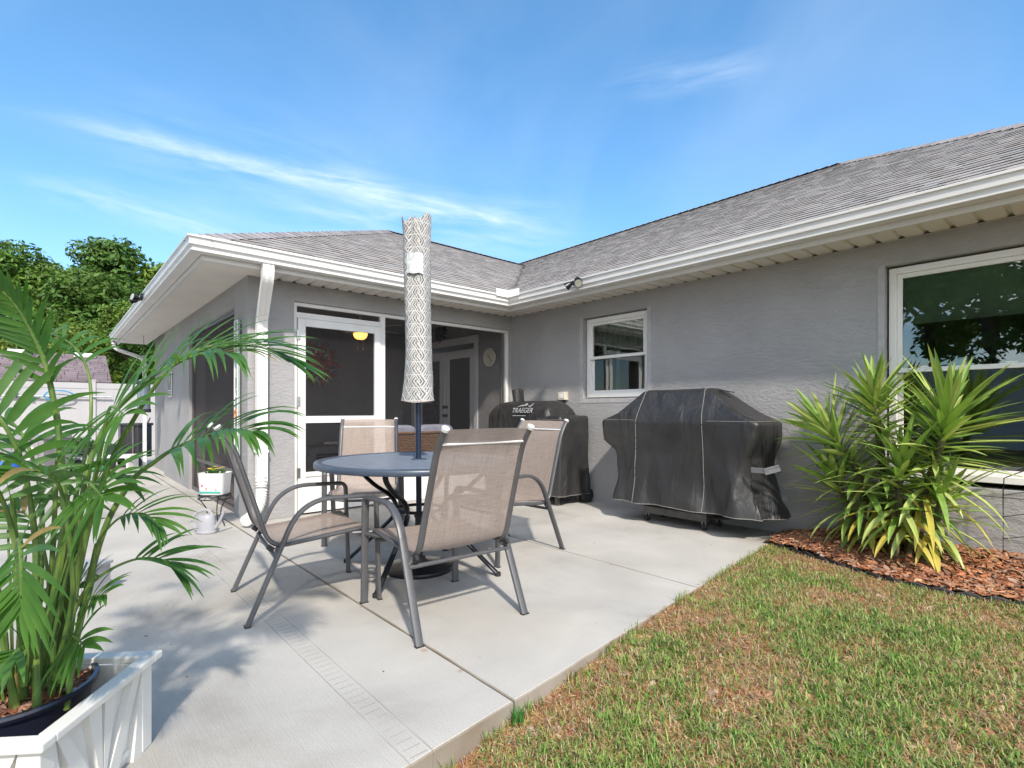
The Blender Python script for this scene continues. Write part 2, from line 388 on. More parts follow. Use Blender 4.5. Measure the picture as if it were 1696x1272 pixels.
def vinylmat():
    m, nt, b = newmat('grill_cover_cloth'); L = nt.links; tc = nd(nt, 'ShaderNodeTexCoord'); O = tc.outputs['Object']
    n = nd(nt, 'ShaderNodeTexNoise', Scale=3.0, Detail=6.0, Distortion=.6); L.new(O, n.inputs['Vector'])
    r = ramp(nt, [(.35, (.022, .022, .023)), (.62, (.031, .030, .030)), (.8, (.045, .043, .041))], n.outputs['Fac']); L.new(r.outputs[0], b.inputs['Base Color'])
    rr = ramp(nt, [(.3, .30), (.7, .46)], n.outputs['Fac']); L.new(rr.outputs[0], b.inputs['Roughness'])
    mp = nd(nt, 'ShaderNodeMapping'); mp.inputs['Scale'].default_value = (3.2, 3.2, 1.0); L.new(O, mp.inputs[0])
    n2 = nd(nt, 'ShaderNodeTexNoise', Scale=1.6, Detail=4.0, Distortion=1.0); L.new(mp.outputs[0], n2.inputs['Vector'])
    n3 = nd(nt, 'ShaderNodeTexNoise', Scale=500.0, Detail=1.0); L.new(O, n3.inputs['Vector'])
    ad = nd(nt, 'ShaderNodeMath', operation='MULTIPLY_ADD'); L.new(n3.outputs['Fac'], ad.inputs[0]); ad.inputs[1].default_value = .02; L.new(n2.outputs['Fac'], ad.inputs[2])
    bp = nd(nt, 'ShaderNodeBump', Strength=.6, Distance=.06); L.new(ad.outputs[0], bp.inputs['Height']); L.new(bp.outputs[0], b.inputs['Normal'])
    return m
def tabletopmat():
    m, nt, b = newmat('table_top_paint'); L = nt.links; tc = nd(nt, 'ShaderNodeTexCoord')
    mp = nd(nt, 'ShaderNodeMapping'); mp.inputs['Scale'].default_value = (3, 60, 10); L.new(tc.outputs['Object'], mp.inputs[0])
    n = nd(nt, 'ShaderNodeTexNoise', Scale=1.5, Detail=5.0, Distortion=.4); L.new(mp.outputs[0], n.inputs['Vector'])
    r = ramp(nt, [(.3, (.11, .135, .175)), (.7, (.20, .235, .285))], n.outputs['Fac']); L.new(r.outputs[0], b.inputs['Base Color'])
    b.inputs['Roughness'].default_value = .42
    bp = nd(nt, 'ShaderNodeBump', Strength=.4, Distance=.003); L.new(n.outputs['Fac'], bp.inputs['Height']); L.new(bp.outputs[0], b.inputs['Normal'])
    return m
def groundmat():
    m, nt, b = newmat('lawn_soil'); L = nt.links; tc = nd(nt, 'ShaderNodeTexCoord'); O = tc.outputs['Object']
    n = nd(nt, 'ShaderNodeTexNoise', Scale=2.2, Detail=9.0); n.inputs['Roughness'].default_value = .7; L.new(O, n.inputs['Vector'])
    r = ramp(nt, [(.3, (.26, .13, .06)), (.45, (.42, .23, .11)), (.6, (.52, .33, .17)), (.75, (.60, .46, .29))], n.outputs['Fac'])
    n2 = nd(nt, 'ShaderNodeTexNoise', Scale=90.0, Detail=5.0); L.new(O, n2.inputs['Vector'])
    r2 = ramp(nt, [(.3, .45), (.6, 1.15)], n2.outputs['Fac'])
    mul = nd(nt, 'ShaderNodeMixRGB', blend_type='MULTIPLY'); mul.inputs[0].default_value = 1; L.new(r.outputs[0], mul.inputs[1]); L.new(r2.outputs[0], mul.inputs[2])
    # beyond the detailed lawn the sheet itself is grassy
    sx = nd(nt, 'ShaderNodeVectorMath', operation='DISTANCE'); L.new(O, sx.inputs[0]); sx.inputs[1].default_value = (6, -3, 0)
    rr = ramp(nt, [(.045, 0.0), (.07, .8)], sx.outputs['Value']); dv = nd(nt, 'ShaderNodeMath', operation='DIVIDE'); L.new(sx.outputs['Value'], dv.inputs[0]); dv.inputs[1].default_value = 100.0; L.new(dv.outputs[0], rr.inputs[0])
    mx = nd(nt, 'ShaderNodeMixRGB', blend_type='MIX'); L.new(rr.outputs[0], mx.inputs[0]); L.new(mul.outputs[0], mx.inputs[1])
    r4 = ramp(nt, [(.35, (.06, .10, .03)), (.65, (.13, .17, .06))], n2.outputs['Fac']); L.new(r4.outputs[0], mx.inputs[2])
    L.new(mx.outputs[0], b.inputs['Base Color']); b.inputs['Roughness'].default_value = .95; b.inputs['Specular IOR Level'].default_value = .1
    bp = nd(nt, 'ShaderNodeBump', Strength=1.0, Distance=.02); L.new(n2.outputs['Fac'], bp.inputs['Height']); L.new(bp.outputs[0], b.inputs['Normal'])
    return m
M_ = {}
M_['stucco'] = stucco('grey_stucco', (.365, .358, .362), .7)
M_['stucco_far'] = stucco('pale_stucco', (.30, .295, .29), .5)
M_['concrete'] = concrete()
M_['white'] = mat('white_vinyl', (.80, .785, .765), .4, var=.03, scale=3)
M_['alu'] = mat('white_aluminium', (.74, .725, .71), .4, var=.05, scale=6)
M_['gutter'] = mat('gutter_white', (.66, .65, .635), .38, var=.06, scale=2.5)
M_['soffit'] = mat('soffit_vinyl', (.70, .665, .61), .55, var=.04, scale=3)
M_['black'] = mat('dark_gap', (.012, .012, .012), .9)
M_['shingle'] = tintmat('roof_shingle', rough=.95, bump=.8, bscale=260, noise_v=.35)
M_['cap'] = tintmat('ridge_cap', rough=.95, bump=.8, bscale=260, noise_v=.3)
M_['frame'] = mat('chair_frame_paint', (.098, .098, .104), .42, metal=.25, var=.1, scale=20, bump=.15, bscale=300, dist=.001)
M_['cap_white'] = mat('chair_cap_plastic', (.62, .62, .62), .35)
M_['sling'] = slingmat()
M_['hem'] = mat('sling_hem', (.36, .29, .25), .8)
M_['tabletop'] = tabletopmat()
M_['rim'] = mat('table_rim_paint', (.055, .075, .11), .35, var=.08)
M_['blackmetal'] = mat('black_metal', (.012, .013, .017), .3, metal=.2, var=.1)
M_['navy'] = mat('navy_pole_paint', (.018, .03, .06), .3, metal=.3)
M_['ikat'] = ikatmat()
M_['label'] = mat('worn_label', (.52, .54, .56), .5, var=.25, scale=40)
M_['vinyl'] = vinylmat()
M_['piping'] = mat('cover_piping', (.20, .19, .18), .6, var=.2, scale=30)
M_['steel'] = mat('cart_steel', (.10, .098, .095), .45, metal=.6, var=.25, scale=15)
M_['chrome'] = mat('caster_metal', (.45, .45, .45), .25, metal=.9)
M_['rubber'] = mat('black_rubber', (.02, .02, .02), .7)
M_['glass'] = glassmat()
M_['screen'] = screenmat('insect_screen', .26)
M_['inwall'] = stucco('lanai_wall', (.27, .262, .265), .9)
M_['room'] = mat('room_wall', (.40, .40, .38), .9)
M_['shade'] = mat('roller_shade', (.74, .78, .70), .85, bump=.3, bscale=20)
M_['curtain'] = mat('green_valance', (.22, .36, .28), .9, var=.4, scale=9)
M_['door'] = mat('french_door_paint', (.62, .63, .65), .45, var=.04)
M_['doorglass'] = mat('french_door_glass', (.03, .028, .026), .08, var=.1)
M_['wicker'] = mat('wicker', (.22, .12, .065), .6, var=.5, scale=40)
M_['cushion'] = mat('grey_cushion', (.32, .33, .42), .9, bump=.3, bscale=20)
M_['rust'] = mat('rusty_metal', (.42, .13, .08), .5, metal=.3, var=.5, scale=25)
M_['silver'] = mat('brushed_silver', (.55, .53, .58), .35, metal=.7, var=.3, scale=25)
M_['crate'] = mat('crate_plastic', (.16, .15, .15), .6)
M_['planter'] = mat('planter_vinyl', (.70, .685, .65), .38, var=.06, scale=5)
M_['pot'] = mat('navy_pot', (.012, .013, .028), .3, coat=.3)
M_['bark'] = tintmat('bark_chip', rough=.85, bump=.6, bscale=120, noise_v=.35)
M_['blade'] = tintmat('grass_blade', rough=.6, bump=0, bscale=30, transl=.35, noise_v=.15)
M_['palm'] = leafmat('palm_leaf', (.030, .095, .018), (.080, .185, .032), .42, .32, (.12, .32, .03))
M_['palm_dry'] = leafmat('palm_leaf_dry', (.22, .16, .05), (.34, .25, .08), .6, .2)
M_['cane'] = leafmat('palm_cane', (.06, .135, .03), (.16, .24, .05), .4, .08, scale=14)
M_['yucca'] = leafmat('cane_plant_leaf', (.14, .27, .045), (.30, .44, .10), .4, .25, (.25, .42, .05), scale=7)
M_['yucca_l'] = leafmat('cane_plant_leaf_light', (.34, .44, .10), (.46, .54, .18), .4, .25, (.4, .5, .08), scale=7)
M_['yellow'] = leafmat('yellowed_leaf', (.42, .40, .06), (.60, .48, .09), .5, .25, scale=7)
M_['trunk'] = mat('cane_trunk', (.12, .11, .05), .8, var=.4, scale=30, bump=.6, bscale=60)
M_['treebark'] = mat('tree_bark', (.12, .09, .07), .9, var=.3, scale=4, bump=.6, bscale=12, dist=.05)
M_['leaf'] = tintmat('tree_leaf', rough=.5, bump=0, bscale=2, transl=.3, noise_v=.2)
M_['edging'] = mat('black_edging', (.018, .018, .02), .6, bump=.4, bscale=120)
M_['fence'] = mat('white_fence_vinyl', (.46, .445, .45), .5, var=.05, scale=2)
M_['soil'] = groundmat()
M_['grey_pl'] = mat('grey_plastic', (.36, .36, .39), .4, var=.05)
M_['storage'] = mat('storage_grey', (.30, .28, .30), .6)
M_['bluejug'] = mat('blue_jug', (.03, .12, .55), .15, var=.2, coat=.5)
M_['green'] = mat('green_plastic', (.05, .22, .10), .5)
M_['dkgrey'] = mat('dark_grey_plastic', (.04, .04, .045), .5)
M_['midgrey'] = mat('mid_grey_paint', (.14, .14, .15), .5)
M_['cream'] = mat('cream_plastic', (.62, .58, .48), .45)
M_['flower_y'] = mat('yellow_petal', (.75, .55, .03), .6)
M_['flower_r'] = mat('red_petal', (.6, .08, .05), .6)
M_['teal'] = mat('teal_print', (.05, .42, .34), .6)
M_['pinkp'] = mat('pink_print', (.55, .2, .25), .6)
M_['signgreen'] = mat('sign_board', (.30, .36, .35), .7, var=.1)
M_['letter'] = mat('sign_letter', (.72, .72, .68), .6)
M_['orangep'] = mat('orange_print', (.6, .25, .12), .6)
M_['purpleroof'] = tintmat('shed_shingle', rough=.95, bump=.5, bscale=60, noise_v=.2)
M_['silverpole'] = mat('pole_aluminium', (.5, .52, .53), .3, metal=.6)
M_['logo'] = mat('logo_print', (.40, .40, .42), .6)
def emis(name, col, s):
    m, nt, b = newmat(name); b.inputs['Base Color'].default_value = (*col, 1); b.inputs['Emission Color'].default_value = (*col, 1); b.inputs['Emission Strength'].default_value = s; return m
M_['lamp'] = emis('lit_amber_glass', (1.0, .42, .08), 2.2)
# ------------------------------------------------------------------ world, sun, camera
SUN = Vector((1.0, -.50, 1.05)).normalized()
w = bpy.data.worlds.new("World"); sc.world = w; w.use_nodes = True; nt = w.node_tree; L = nt.links
bg = nt.nodes['Background']
sky = nt.nodes.new('ShaderNodeTexSky'); sky.sky_type = 'NISHITA'; sky.sun_disc = False
sky.sun_elevation = math.asin(SUN.z); sky.sun_rotation = math.atan2(SUN.x, SUN.y); sky.altitude = 600; sky.air_density = .85; sky.dust_density = .05; sky.ozone_density = 2.0
hs = nt.nodes.new('ShaderNodeHueSaturation'); hs.inputs['Saturation'].default_value = 1.15; hs.inputs['Value'].default_value = .95; hs.inputs['Hue'].default_value = .490; L.new(sky.outputs[0], hs.inputs['Color'])
tc = nt.nodes.new('ShaderNodeTexCoord')
def wm(op, a, b=None, c=None):
    q = nt.nodes.new('ShaderNodeMath'); q.operation = op
    for i, x in enumerate((a, b, c)):
        if x is None: continue
        if isinstance(x, (int, float)): q.inputs[i].default_value = x
        else: L.new(x, q.inputs[i])
    return q.outputs[0]
def dirpx(px, py): return (FW + RT*((px-HX)/F) + Vector((0, 0, -(py-HY)/F))).normalized()
dens = None
for (a, b, wid, amp, sd) in (((0, 190), (960, 392), .016, 1.0, 1), ((0, 300), (420, 400), .018, .6, 3), ((380, 330), (1000, 395), .05, .45, 5), ((1000, 145), (1300, 90), .022, .30, 9), ((60, 200), (700, 360), .08, .2, 12)):
    p, q = dirpx(*a), dirpx(*b); n = p.cross(q).normalized(); mid = ((p+q)/2).normalized(); ext = (p-q).length*.62
    al = (q-p).normalized(); al = (al - n*al.dot(n)).normalized(); cr = n.cross(al).normalized()
    nz = nt.nodes.new('ShaderNodeTexNoise'); nz.inputs['Scale'].default_value = 1.0; nz.inputs['Detail'].default_value = 7; nz.inputs['Roughness'].default_value = .6; nz.inputs['Distortion'].default_value = .4
    def dot(v):
        d = nt.nodes.new('ShaderNodeVectorMath'); d.operation = 'DOT_PRODUCT'; L.new(tc.outputs['Generated'], d.inputs[0]); d.inputs[1].default_value = tuple(v); return d.outputs['Value']
    u = dot(al); v = dot(n)
    cb = nt.nodes.new('ShaderNodeCombineXYZ'); L.new(wm('MULTIPLY', u, 6.0), cb.inputs[0]); L.new(wm('MULTIPLY', v, 34.0), cb.inputs[1]); cb.inputs[2].default_value = sd
    L.new(cb.outputs[0], nz.inputs['Vector'])
    nw = nt.nodes.new('ShaderNodeTexNoise'); nw.inputs['Scale'].default_value = 3.0; nw.inputs['Detail'].default_value = 2; L.new(tc.outputs['Generated'], nw.inputs['Vector'])
    vv = wm('ADD', v, wm('MULTIPLY', wm('SUBTRACT', nw.outputs['Fac'], .5), .05))
    g = wm('POWER', 2.718, wm('MULTIPLY', wm('MULTIPLY', vv, vv), -1/(wid*wid)))
    du = wm('SUBTRACT', u, float(mid.dot(al)))
    g2 = wm('POWER', 2.718, wm('MULTIPLY', wm('POWER', wm('ABSOLUTE', du), 4.0), -1/(ext*.62)**4))
    st = wm('MAXIMUM', wm('MULTIPLY', wm('SUBTRACT', nz.outputs['Fac'], .36), 3.4), 0.0)
    front = wm('GREATER_THAN', dot(FW), 0.0)
    k = wm('MULTIPLY', wm('MULTIPLY', wm('MULTIPLY', wm('MULTIPLY', g, g2), st), amp), front)
    dens = k if dens is None else wm('ADD', dens, k)
nv = nt.nodes.new('ShaderNodeTexNoise'); nv.inputs['Scale'].default_value = 2.2; nv.inputs['Detail'].default_value = 6; nv.inputs['Distortion'].default_value = .6
L.new(tc.outputs['Generated'], nv.inputs['Vector'])
dens = wm('ADD', dens, wm('MULTIPLY', wm('MAXIMUM', wm('SUBTRACT', nv.outputs['Fac'], .47), 0.0), .6))
dens = wm('MINIMUM', wm('MULTIPLY', dens, .72), .8)
sz = nt.nodes.new('ShaderNodeSeparateXYZ'); L.new(tc.outputs['Generated'], sz.inputs[0])
hz = wm('SUBTRACT', 1.0, wm('MULTIPLY', .55, wm('POWER', 2.718, wm('MULTIPLY', wm('MAXIMUM', sz.outputs['Z'], 0.0), -4.0))))
dim = nt.nodes.new('ShaderNodeVectorMath'); dim.operation = 'SCALE'; L.new(hs.outputs[0], dim.inputs[0]); L.new(hz, dim.inputs['Scale'])
# unseen bright cloud bank added behind the viewer for neutral fill light
nb_ = nt.nodes.new('ShaderNodeTexNoise'); nb_.inputs['Scale'].default_value = 2.6; nb_.inputs['Detail'].default_value = 7; L.new(tc.outputs['Generated'], nb_.inputs['Vector'])
back = wm('MINIMUM', wm('MAXIMUM', wm('MULTIPLY', wm('SUBTRACT', -.05, dot(FW)), 3.0), 0.0), 1.0)
fill_cloud = wm('MINIMUM', wm('MAXIMUM', wm('MULTIPLY', wm('SUBTRACT', nb_.outputs['Fac'], .36), 5.0), 0.0), 1.0)
bmx = nt.nodes.new('ShaderNodeMixRGB'); L.new(wm('MULTIPLY', wm('MULTIPLY', back, fill_cloud), .9), bmx.inputs[0]); L.new(dim.outputs[0], bmx.inputs[1]); bmx.inputs[2].default_value = (7.0, 6.9, 6.8, 1)
mx = nt.nodes.new('ShaderNodeMixRGB'); L.new(dens, mx.inputs[0]); L.new(bmx.outputs[0], mx.inputs[1]); mx.inputs[2].default_value = (3.0, 3.4, 3.8, 1)
L.new(mx.outputs[0], bg.inputs['Color']); bg.inputs['Strength'].default_value = .15
sun = bpy.data.lights.new('sun', 'SUN'); sun.energy = 2.0; sun.angle = R(2.4); sun.color = (1, .92, .81)
so = link(bpy.data.objects.new('sun', sun)); so.rotation_euler = (-SUN).to_track_quat('-Z', 'Y').to_euler(); so.location = (8, -4, 9)
cam = bpy.data.cameras.new('camera'); co = link(bpy.data.objects.new('camera', cam)); co.location = CAM
co.rotation_euler = (R(90), 0, math.atan2(FW.y, FW.x)-R(90)); cam.sensor_width = 36; cam.lens = F/1696*36; cam.shift_y = 44/1696; cam.clip_start = .05; cam.clip_end = 600
sc.camera = co
sc.view_settings.view_transform = 'Standard'; sc.view_settings.look = 'None'; sc.view_settings.gamma = 1; sc.view_settings.use_curve_mapping = False; sc.view_settings.exposure = 1.3
sc.render.resolution_x = 1024; sc.render.resolution_y = 768
sc.cycles.transparent_max_bounces = 12; sc.cycles.max_bounces = 7; sc.cycles.glossy_bounces = 3; sc.cycles.transmission_bounces = 5
try: sc.cycles.use_denoising = True
except Exception: pass
#@@SETTING
# ------------------------------------------------------------------ ground, slab
def slab_edge(y):   # x of the patio's lawn-side edge
    return 3.69 + (-y)*.105
def lawn_z(x, y):
    return -.010 - .085*min(1, max(0, (-y-2.2)/1.7))**1.3 + .012*noise.noise(Vector((x*1.3, y*1.3, 0)))
mb = MB(); xs = np.concatenate([np.linspace(-60, 2, 9), np.linspace(3, 9, 41), np.linspace(10, 60, 8)]); ys = np.concatenate([np.linspace(-60, -8, 8), np.linspace(-7, .5, 51), np.linspace(2, 70, 8)])
vs = [(x, y, (lawn_z(x, y) if 3.2 < x < 9.2 and -7.2 < y < .6 else -.09)) for y in ys for x in xs]; nx = len(xs)
mb.add(vs, [(j*nx+i, j*nx+i+1, (j+1)*nx+i+1, (j+1)*nx+i) for j in range(len(ys)-1) for i in range(nx-1)], 0, True)
struct('ground', mb, M_['soil'])
def wob(p, q, n, amp=.0018):
    p, q = Vector(p), Vector(q); t = (q-p).normalized(); s_ = Vector((-t.y, t.x)); out = []
    for i in range(n+1):
        b = p.lerp(q, i/n); k = noise.noise(Vector((b.x*5, b.y*5, 3.1)))*amp*1.6 + noise.noise(Vector((b.x*21, b.y*21, 1.1)))*amp
        out.append(b + s_*k)
    return out
def slab(mb, x0, x1, y0, y1, right_edge=False, gap=.0045, rimr=.012):
    g = gap
    xr0 = slab_edge(y0) if right_edge else x1-g; xr1 = slab_edge(y1) if right_edge else x1-g
    cs = [(x0+g, y0+g), (xr0, y0+g), (xr1, y1-g), (x0+g, y1-g)]
    ring = []
    for i in range(4):
        a, b = cs[i], cs[(i+1) % 4]; n = max(2, int((Vector(b)-Vector(a)).length/.09)); amp = .0028 if (right_edge and i == 1) else .0018
        ring += wob(a, b, n, amp)[:-1]
    cx = sum(p.x for p in ring)/len(ring); cy = sum(p.y for p in ring)/len(ring)
    top = []; 
    for p in ring:
        d = Vector((cx, cy))-p; d = Vector((math.copysign(1, d.x)*min(1, abs(d.x)), math.copysign(1, d.y)*min(1, abs(d.y)))); top.append(p+d.normalized()*rimr*.7)
    R0 = [(p.x, p.y, -.14) for p in ring]; R1 = [(p.x, p.y, -.006) for p in ring]; R2 = [(p.x, p.y, 0) for p in top]
    mb.loft([R0, R1, R2], 0, smooth=False)
mb = MB()
slab(mb, 0, 4, -1.9, 0.02, True); slab(mb, 0, 4, -3.6, -1.9, True); slab(mb, -3.2, 4, -9, -3.6, True)
slab(mb, -3.2, 0, -3.6, .02); slab(mb, -13, -3.2, -9, -3.6); slab(mb, -13, -3.2, -3.6, 5)
struct('patio', mb, M_['concrete'])
# ------------------------------------------------------------------ the house
H = thing('house', 'single storey grey stucco house with white trim and a grey shingle roof', 'house', (0, 0, 0))
W1 = (1.337, 2.235, 1.262, 2.228)   # small window  x0 x1 z0 z1
W2 = (4.445, 6.12, .592, 2.225)
def wallY(mb, x0, x1, z0, z1, y, holes, depth, m=0, mr=0):
    X = sorted({x0, x1, *[h[0] for h in holes], *[h[1] for h in holes]}); Z = sorted({z0, z1, *[h[2] for h in holes], *[h[3] for h in holes]})
    for i in range(len(X)-1):
        for j in range(len(Z)-1):
            cx, cz = (X[i]+X[i+1])/2, (Z[j]+Z[j+1])/2
            if any(h[0] < cx < h[1] and h[2] < cz < h[3] for h in holes): continue
            mb.add([(X[i], y, Z[j]), (X[i+1], y, Z[j]), (X[i+1], y, Z[j+1]), (X[i], y, Z[j+1])], [(0, 1, 2, 3)], m)
    for h in holes:
        a, b, c, d = h
        mb.add([(a, y, c), (a, y+depth, c), (a, y+depth, d), (a, y, d)], [(0, 1, 2, 3)], mr)
        mb.add([(b, y, c), (b, y+depth, c), (b, y+depth, d), (b, y, d)], [(3, 2, 1, 0)], mr)
        mb.add([(a, y, d), (b, y, d), (b, y+depth, d), (a, y+depth, d)], [(3, 2, 1, 0)], mr)
        mb.add([(a, y, c), (b, y, c), (b, y+depth, c), (a, y+depth, c)], [(0, 1, 2, 3)], mr)
rc = .085
holes = [(W1[0]-.012, W1[1]+.01, W1[2]-.01, W1[3]+.012), (W2[0]-.014, W2[1]+.014, W2[2]-.04, W2[3]+.016)]
mb = MB(); wallY(mb, -.0, 7.1, -.1, 2.5, 0, holes, .16)
mb.box((7.0, 0, -.1), (7.1, 9, 2.5)) if False else mb.add([(7.1, 0, -.1), (7.1, 9, -.1), (7.1, 9, 2.5), (7.1, 0, 2.5)], [(0, 1, 2, 3)])
obj('wall', mb, M_['stucco'], H)
# smooth stucco bands round the openings
mb = MB()
for (a, b, c, d) in holes:
    e = .055 if a < 3 else .045
    mb.box((a-e, -.004, c-e), (a-.0005, -.0005, d+e*.2)); mb.box((b+.0005, -.004, c-e), (b+e, -.0005, d+e*.2)); mb.box((a-.0005, -.004, c-e), (b+.0005, -.0005, c-.0005))
obj('window_surround', mb, mat('smooth_grey_stucco', (.41, .402, .405), .85, bump=.3, bscale=150), H)
mb = MB()   # wing walls round the lanai
mb.box((-.2, -3.476, -.1), (0, -3.031, 2.5)); mb.box((-.2, -3.031, 2.245), (0, -.036, 2.5)); mb.box((-.2, -.036, -.1), (0, -.0005, 2.5))
mb.box((-.496, -3.476, -.1), (-.2, -3.276, 2.5)); mb.box((-2.906, -3.476, 2.19), (-.496, -3.276, 2.5)); mb.box((-5.04, -3.476, -.1), (-2.906, -3.276, 2.5))
mb.box((-6.71, -3.40, -.1), (-5.04, -3.2, 2.5))
mb.box((-6.71, -3.2, -.1), (-6.5, 6, 2.5))
obj('wing_wall', mb, M_['stucco'], H)
mb = MB()   # lanai inner faces
wallY(mb, -3.1, -.2, 0, 2.5, -.001, [(-2.62, -.86, 0, 2.16)], .08)
mb.add([(-3.1, -3.276, 0), (-3.1, 0, 0), (-3.1, 0, 2.5), (-3.1, -3.276, 2.5)], [(0, 1, 2, 3)])
mb.add([(-3.1, -3.275, 2.495), (-.2, -3.275, 2.495), (-.2, 0, 2.495), (-3.1, 0, 2.495)], [(0, 1, 2, 3)])
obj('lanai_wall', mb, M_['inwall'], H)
mb = MB()   # rooms behind the windows
for (x0, x1) in ((.9, 3.3), (3.5, 7.0)):
    y0, y1, z0, z1 = .17, 3.6, .0, 2.48
    mb.add([(x0,y0,z0),(x1,y0,z0),(x1,y1,z0),(x0,y1,z0),(x0,y0,z1),(x1,y0,z1),(x1,y1,z1),(x0,y1,z1)], [(0,1,2,3),(4,7,6,5),(1,5,6,2),(2,6,7,3),(3,7,4,0)])
obj('room', mb, M_['room'], H)
# windows
def make_window(x0, x1, z0, z1, zr, latches=()):
    fr = MB(); y = rc; t = .05
    fr.box((x0, y-.03, z0), (x0+t, y+.05, z1)); fr.box((x1-t, y-.03, z0), (x1, y+.05, z1)); fr.box((x0+t, y-.03, z1-t), (x1-t, y+.05, z1)); fr.box((x0+t, y-.045, z0), (x1-t, y+.05, z0+t*1.0))
    wo = obj('window', fr, M_['white'], H, bevel=.004)
    s1 = MB(); a, b = x0+t, x1-t; k = .035     # upper sash, set forward
    s1.box((a+.001, y-.018, zr), (a+k, y+.01, z1-t-.001)); s1.box((b-k, y-.018, zr), (b-.001, y+.01, z1-t-.001)); s1.box((a+k, y-.018, z1-t-k), (b-k, y+.01, z1-t-.001)); s1.box((a+.001, y-.024, zr-.035), (b-.001, y+.012, zr-.0005))
    obj('sash', s1, M_['white'], wo, bevel=.003)
    s2 = MB()
    s2.box((a+.001, y+.012, z0+t+.001), (a+k, y+.035, zr-.036)); s2.box((b-k, y+.012, z0+t+.001), (b-.001, y+.035, zr-.036)); s2.box((a+k, y+.012, z0+t+.001), (b-k, y+.035, z0+t+k*1.1))
    obj('sash', s2, M_['white'], wo, bevel=.003)
    for lx in latches: q = MB(); q.box((lx-.03, y-.017, zr+.0005), (lx+.03, y-.005, zr+.012)); obj('latch', q, M_['white'], wo, bevel=.002)
    g = MB(); g.add([(a+k, y-.002, zr), (b-k, y-.002, zr), (b-k, y-.002, z1-t-k), (a+k, y-.002, z1-t-k)], [(0, 1, 2, 3)]); obj('pane', g, M_['glass'], wo)
    g = MB(); g.add([(a+k, y+.022, z0+t+k), (b-k, y+.022, z0+t+k), (b-k, y+.022, zr-.036), (a+k, y+.022, zr-.036)], [(0, 1, 2, 3)]); obj('pane', g, M_['glass'], wo)
    return wo
w1 = make_window(*W1, 1.765)
w2 = make_window(*W2, 1.435, latches=(4.66, 5.15))
mb = MB()
n = 60
for i in range(n):     # pleated valance in the small window
    a, b = 1.39+.8*i/n, 1.39+.8*(i+1)/n; ya = .2+.02*math.sin(i*1.1); yb = .2+.02*math.sin((i+1)*1.1)
    mb.add([(a, ya, 1.86), (b, yb, 1.86), (b, yb, 2.16), (a, ya, 2.16)], [(0, 1, 2, 3)], 0, True)
obj('curtain', mb, M_['curtain'], w1)
mb = MB(); mb.box((1.70, .17, 1.3), (1.75, .2, 1.84)); mb.box((1.36, .2, 1.835), (2.2, .22, 1.85)); obj('inner_rail', mb, M_['white'], w1)
mb = MB()
for i in range(14):
    z = 1.80+.43*i/14; mb.box((4.47, .13+(.004 if i % 2 else 0), z), (6.1, .136+(.004 if i % 2 else 0), z+.031))
mb.box((4.47, .128, 1.78), (6.1, .145, 1.8)); obj('roller_shade', mb, M_['shade'], w2)
# soffit : ribbed vinyl panels, running out from the wall
def soffit():
    mb = MB(); z = 2.435; pit = .152
    def run(a0, a1, f, ribs=True):
        n = int((a1-a0)/pit)+1
        for i in range(n):
            s0 = a0+i*pit; s1 = min(a1, s0+pit)
            if s1-s0 < .03: continue
            for (u0, u1, za, zb) in ((s0, s1-.034, z, z), (s1-.034, s1-.026, z, z+.016), (s1-.026, s1-.008, z+.016, z+.016), (s1-.008, s1, z+.016, z)) if ribs else ((s0, s1, z, z),):
                mb.add([f(u0, 0, za), f(u1, 0, zb), f(u1, 1, zb), f(u0, 1, za)], [(0, 1, 2, 3)], 0)
            if ribs: mb.add([f(s1-.036, .004, z-.003), f(s1+.006, .004, z-.003), f(s1+.006, .06, z-.003), f(s1-.036, .06, z-.003)], [(0, 1, 2, 3)], 1)
    run(-.415, 7.6, lambda u, t, zz: (u, -.42*t if u > .42 else -(.42*t), zz)) if False else None
    # south eave of the main wall : from the inner corner outwards
    run(0.0, 7.6, lambda u, t, zz: (max(u, .42*t), -.42*t, zz))
    run(-3.476, 0.0, lambda u, t, zz: (.42*t, (max(u, -9) if u < -.42 else min(u, -.42*t)), zz))
    mb.add([(-7.2, -3.95, z), (.42, -3.95, z), (.42, -3.476, z), (-7.2, -3.476, z)], [(0, 1, 2, 3)], 0)
    # frieze strip on the wall under the soffit
    mb.box((0.004, -.006, z-.006), (7.1, -.0008, z-.004), 0)
    return mb
obj('soffit', soffit(), [M_['soffit'], M_['black']], H)
# fascia and K-style gutter swept round the eaves
def eave_sweep(prof, m=0, mb=None, x_left=-7.3):
    mb = mb or MB(); rows = []
    for (o, z) in prof:
        rows.append([(x_left, -3.95-o, z), (.42+o, -3.95-o, z), (.42+o, -.42-o, z), (7.75, -.42-o, z)])
    for j in range(len(rows)-1):
        for i in range(3):
            mb.add([rows[j][i], rows[j][i+1], rows[j+1][i+1], rows[j+1][i]], [(0, 1, 2, 3)], m)
    return mb
obj('fascia', eave_sweep([(.0, 2.56), (-.001, 2.56), (-.001, 2.405), (-.022, 2.405), (-.022, 2.434)]), M_['gutter'], H)
gp = [(.004, 2.562), (.004, 2.448), (.092, 2.448), (.099, 2.451), (.099, 2.463), (.088, 2.468), (.089, 2.48), (.093, 2.495), (.100, 2.512), (.107, 2.528), (.113, 2.545), (.115, 2.556), (.126, 2.559), (.126, 2.574), (.112, 2.574), (.111, 2.50), (.01, 2.48)]
gut = obj('gutter', eave_sweep(gp), M_['gutter'], H)
mb = MB(); mb.box((.42+.128, -.42-.128-.20, 2.545), (.42+.134, -.42-.128, 2.64)); mb.box((.42+.134, -.42-.134, 2.545), (.42+.134+.20, -.42-.128, 2.64)); obj('splash_guard', mb, M_['white'], gut, bevel=.002)
